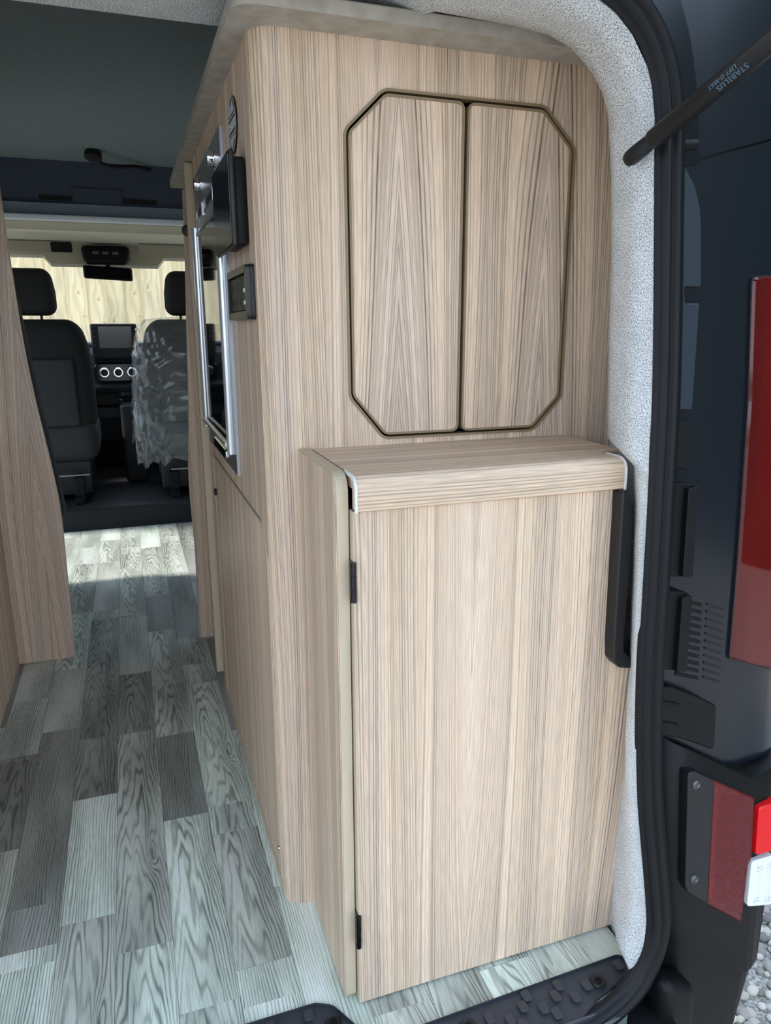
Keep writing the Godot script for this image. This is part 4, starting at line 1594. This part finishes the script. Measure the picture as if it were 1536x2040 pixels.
	part("display", M.screen, sc)
	for i in 5:
		begin()
		lathe(Vector3(-0.164, 0.90 + 0.027 * i, 0.0), Vector3(0, 0, 1), [Vector2(0.0045, 0.0), Vector2(0.004, 0.003), Vector2(0.0, 0.003)], 10)
		part("button", M.dash_grey, sc)
	begin()
	extrude(rect(-0.185, 0.685, 0.09, 0.795, 0.03, 6), -0.08, -0.045, 0.006)
	X = Transform3D.IDENTITY
	var hp := part("heater_panel", M.black_gloss, t)
	for x in [-0.127, -0.048, 0.030]:
		begin()
		lathe(Vector3(x, 0.741, -4.80), Vector3(0, 0, 1), [Vector2(0.03, 0.0), Vector2(0.03, 0.018), Vector2(0.027, 0.022), Vector2(0.021, 0.022), Vector2(0.020, 0.016)], 28)
		var k := part("dial", M.chrome, hp)
		begin()
		lathe(Vector3(x, 0.741, -4.80), Vector3(0, 0, 1), [Vector2(0.021, 0.015), Vector2(0.017, 0.026), Vector2(0.0, 0.027)], 24)
		part("dial_cap", M.black, k)
	begin()
	rbox(Vector3(-0.045, 0.81, -4.81), Vector3(0.27, 0.03, 0.03), 0.008, 2)
	part("switch_row", M.plastic, t)
	# centre console with bright-rimmed tray
	t = thing("centre_console", "dark console with chrome-rimmed tray beside the wrapped seat", "console", Vector3(0.06, 0.1, -4.7))
	begin()
	rbox(Vector3(0.01, 0.33, -4.72), Vector3(0.13, 0.46, 0.28), 0.02, 3)
	part("body", M.dash, t)
	begin()
	X = Transform3D(Basis(Vector3(1, 0, 0), Vector3(0, 0.35, -1).normalized(), Vector3(0, 1, 0.35).normalized()), Vector3(0.01, 0.565, -4.70))
	var tr := rect(-0.066, -0.12, 0.066, 0.12, 0.03, 6)
	ring(tr, inset(tr, 0.016), 0.0, 0.02)
	X = Transform3D.IDENTITY
	part("tray_rim", M.chrome, t)
	# mirror, overhead switches, visors
	t = thing("rear_view_mirror", "wide black rear-view mirror hanging in front of the windscreen", "mirror", Vector3(-0.05, 1.3, -4.6))
	begin()
	rbox(Vector3(-0.052, 1.302, -4.6), Vector3(0.262, 0.072, 0.03), 0.014, 4, 2, "mirror")
	part("housing", M.black, t)
	begin()
	X = Transform3D(Basis(Vector3.FORWARD, 0.05), Vector3(-0.052, 1.302, -4.585))
	extrude(rect(-0.122, -0.029, 0.122, 0.029, 0.01), 0.0, 0.001)
	X = Transform3D.IDENTITY
	part("mirror_glass", M.black_glass, t)
	begin()
	tube([Vector3(-0.05, 1.31, -4.61), Vector3(-0.05, 1.33, -4.615), Vector3(-0.05, 1.345, -4.62)], 0.014, 10)
	part("arm", M.black, t)
	t = thing("overhead_console", "black overhead switch console with three small grey keys", "console", Vector3(-0.055, 1.4, -4.6))
	begin()
	rbox(Vector3(-0.055, 1.398, -4.62), Vector3(0.25, 0.105, 0.10), 0.03, 4, 0, "overhead")
	part("body", M.plastic, t)
	for i in 3:
		begin()
		slab(Vector3(-0.125 + 0.052 * i, 1.400, -4.575), Vector3(-0.092 + 0.052 * i, 1.415, -4.566), 0.002)
		part("key", M.dash_grey, t)
	for q in [[-0.48, 0.50, "beige sun visor with dark corner at the left of the mirror"], [0.33, 0.42, "beige sun visor at the right of the mirror"]]:
		t = thing("sun_visor", q[2], "sun visor", Vector3(q[0], 1.43, -4.6), "sun visors")
		begin()
		X = Transform3D(Basis(Vector3.RIGHT, 0.25), Vector3(q[0], 1.432, -4.56))
		rbox(Vector3.ZERO, Vector3(q[1], 0.062, 0.022), 0.01, 3)
		part("flap", M.visor, t)
		begin()
		rbox(Vector3(0.0, 0.034, -0.004), Vector3(q[1], 0.012, 0.02), 0.005, 2)
		if q[0] < 0: rbox(Vector3(q[1] * 0.5 - 0.05, 0.0, 0.004), Vector3(0.11, 0.055, 0.022), 0.01, 3)
		X = Transform3D.IDENTITY
		part("hinge_edge", M.plastic, t)

# ---------------------------------------------------------------- outside
func build_outside() -> void:
	org = Vector3.ZERO
	begin()
	quad(Vector3(-40, -0.55, 40), Vector3(40, -0.55, 40), Vector3(40, -0.55, -40), Vector3(-40, -0.55, -40), Vector3.UP)
	shell("ground", M.gravel)
	# loose stones beside the bumper
	var sm := SphereMesh.new()
	sm.radius = 0.5
	sm.height = 1.0
	sm.radial_segments = 8
	sm.rings = 4
	sm.material = M.stone
	var mm := MultiMesh.new()
	mm.transform_format = MultiMesh.TRANSFORM_3D
	mm.use_colors = true
	mm.mesh = sm
	mm.instance_count = 5000
	for i in 5000:
		var s := rng.randf_range(0.012, 0.04)
		var b := Basis(Vector3(rng.randf() - 0.5, rng.randf() - 0.5, rng.randf() - 0.5).normalized(), rng.randf() * TAU).scaled(Vector3(s, s * rng.randf_range(0.5, 0.8), s * rng.randf_range(0.7, 1.1)))
		mm.set_instance_transform(i, Transform3D(b, Vector3(rng.randf_range(0.85, 2.0), -0.55 + s * 0.15, rng.randf_range(-1.7, -0.2))))
		var c := rng.randf_range(0.25, 0.95)
		mm.set_instance_color(i, Color(c, c * rng.randf_range(0.9, 0.98), c * rng.randf_range(0.82, 0.95)))
	var mi := MultiMeshInstance3D.new()
	mi.name = "gravel_stones"
	mi.multimesh = mm
	add_child(mi)
	mi.set_meta("kind", "stuff")
	mi.set_meta("label", "loose pale gravel stones on the ground beside the bumper")
	mi.set_meta("category", "gravel")
	# board fence ahead of the van
	var t := thing("timber_fence", "pale timber board fence standing beyond the windscreen", "fence", Vector3(0, -0.55, -7.2))
	grain = 1
	var x := -2.6
	var n := 0
	while x < 3.2:
		var w := 0.15 + 0.01 * (rng.randi() % 2)
		begin()
		uo = Vector2(-x - 0.006, rng.randf() * 1.0)
		var dz := -0.012 if n % 2 else 0.0
		extrude(rect(x - (0.012 if n % 2 else 0.0), -0.55, x + w + (0.012 if n % 2 else 0.0), 2.0), -7.22 + dz * 1.9, -7.2 + dz * 1.9, 0.002)
		part("fence_board", M.pine[rng.randi() % M.pine.size()], t)
		x += w
		n += 1
	uo = Vector2.ZERO
	# tall dark hedge that the glossy corner mirrors
	org = Vector3(5.5, -0.55, 3.5)
	var hn := noise(61, 1.6, 4)
	begin()
	var rows := []
	for i in 22:
		var row := []
		for j in 90:
			var f := j / 89.0
			var base := Vector3(lerpf(4.2, 6.5, f), 0, lerpf(-2.5, 9.0, f))
			var y := -0.55 + 5.6 * minf(1.0, i / 18.0)
			var back := maxf(0.0, i - 18.0) * 0.35
			var p := base + Vector3(back, y, -back * 0.2)
			p += Vector3(-1, 0.3, 0.2) * 0.28 * hn.get_noise_3dv(p) + Vector3(0, 0.25 * hn.get_noise_2d(f * 30.0, 5.0) * float(i) / 18.0, 0)
			row.append(p)
		rows.append(row)
	grid(rows)
	solid("hedge", M.hedge, "tall dark green hedge mirrored by the van's rear corner", "hedge")
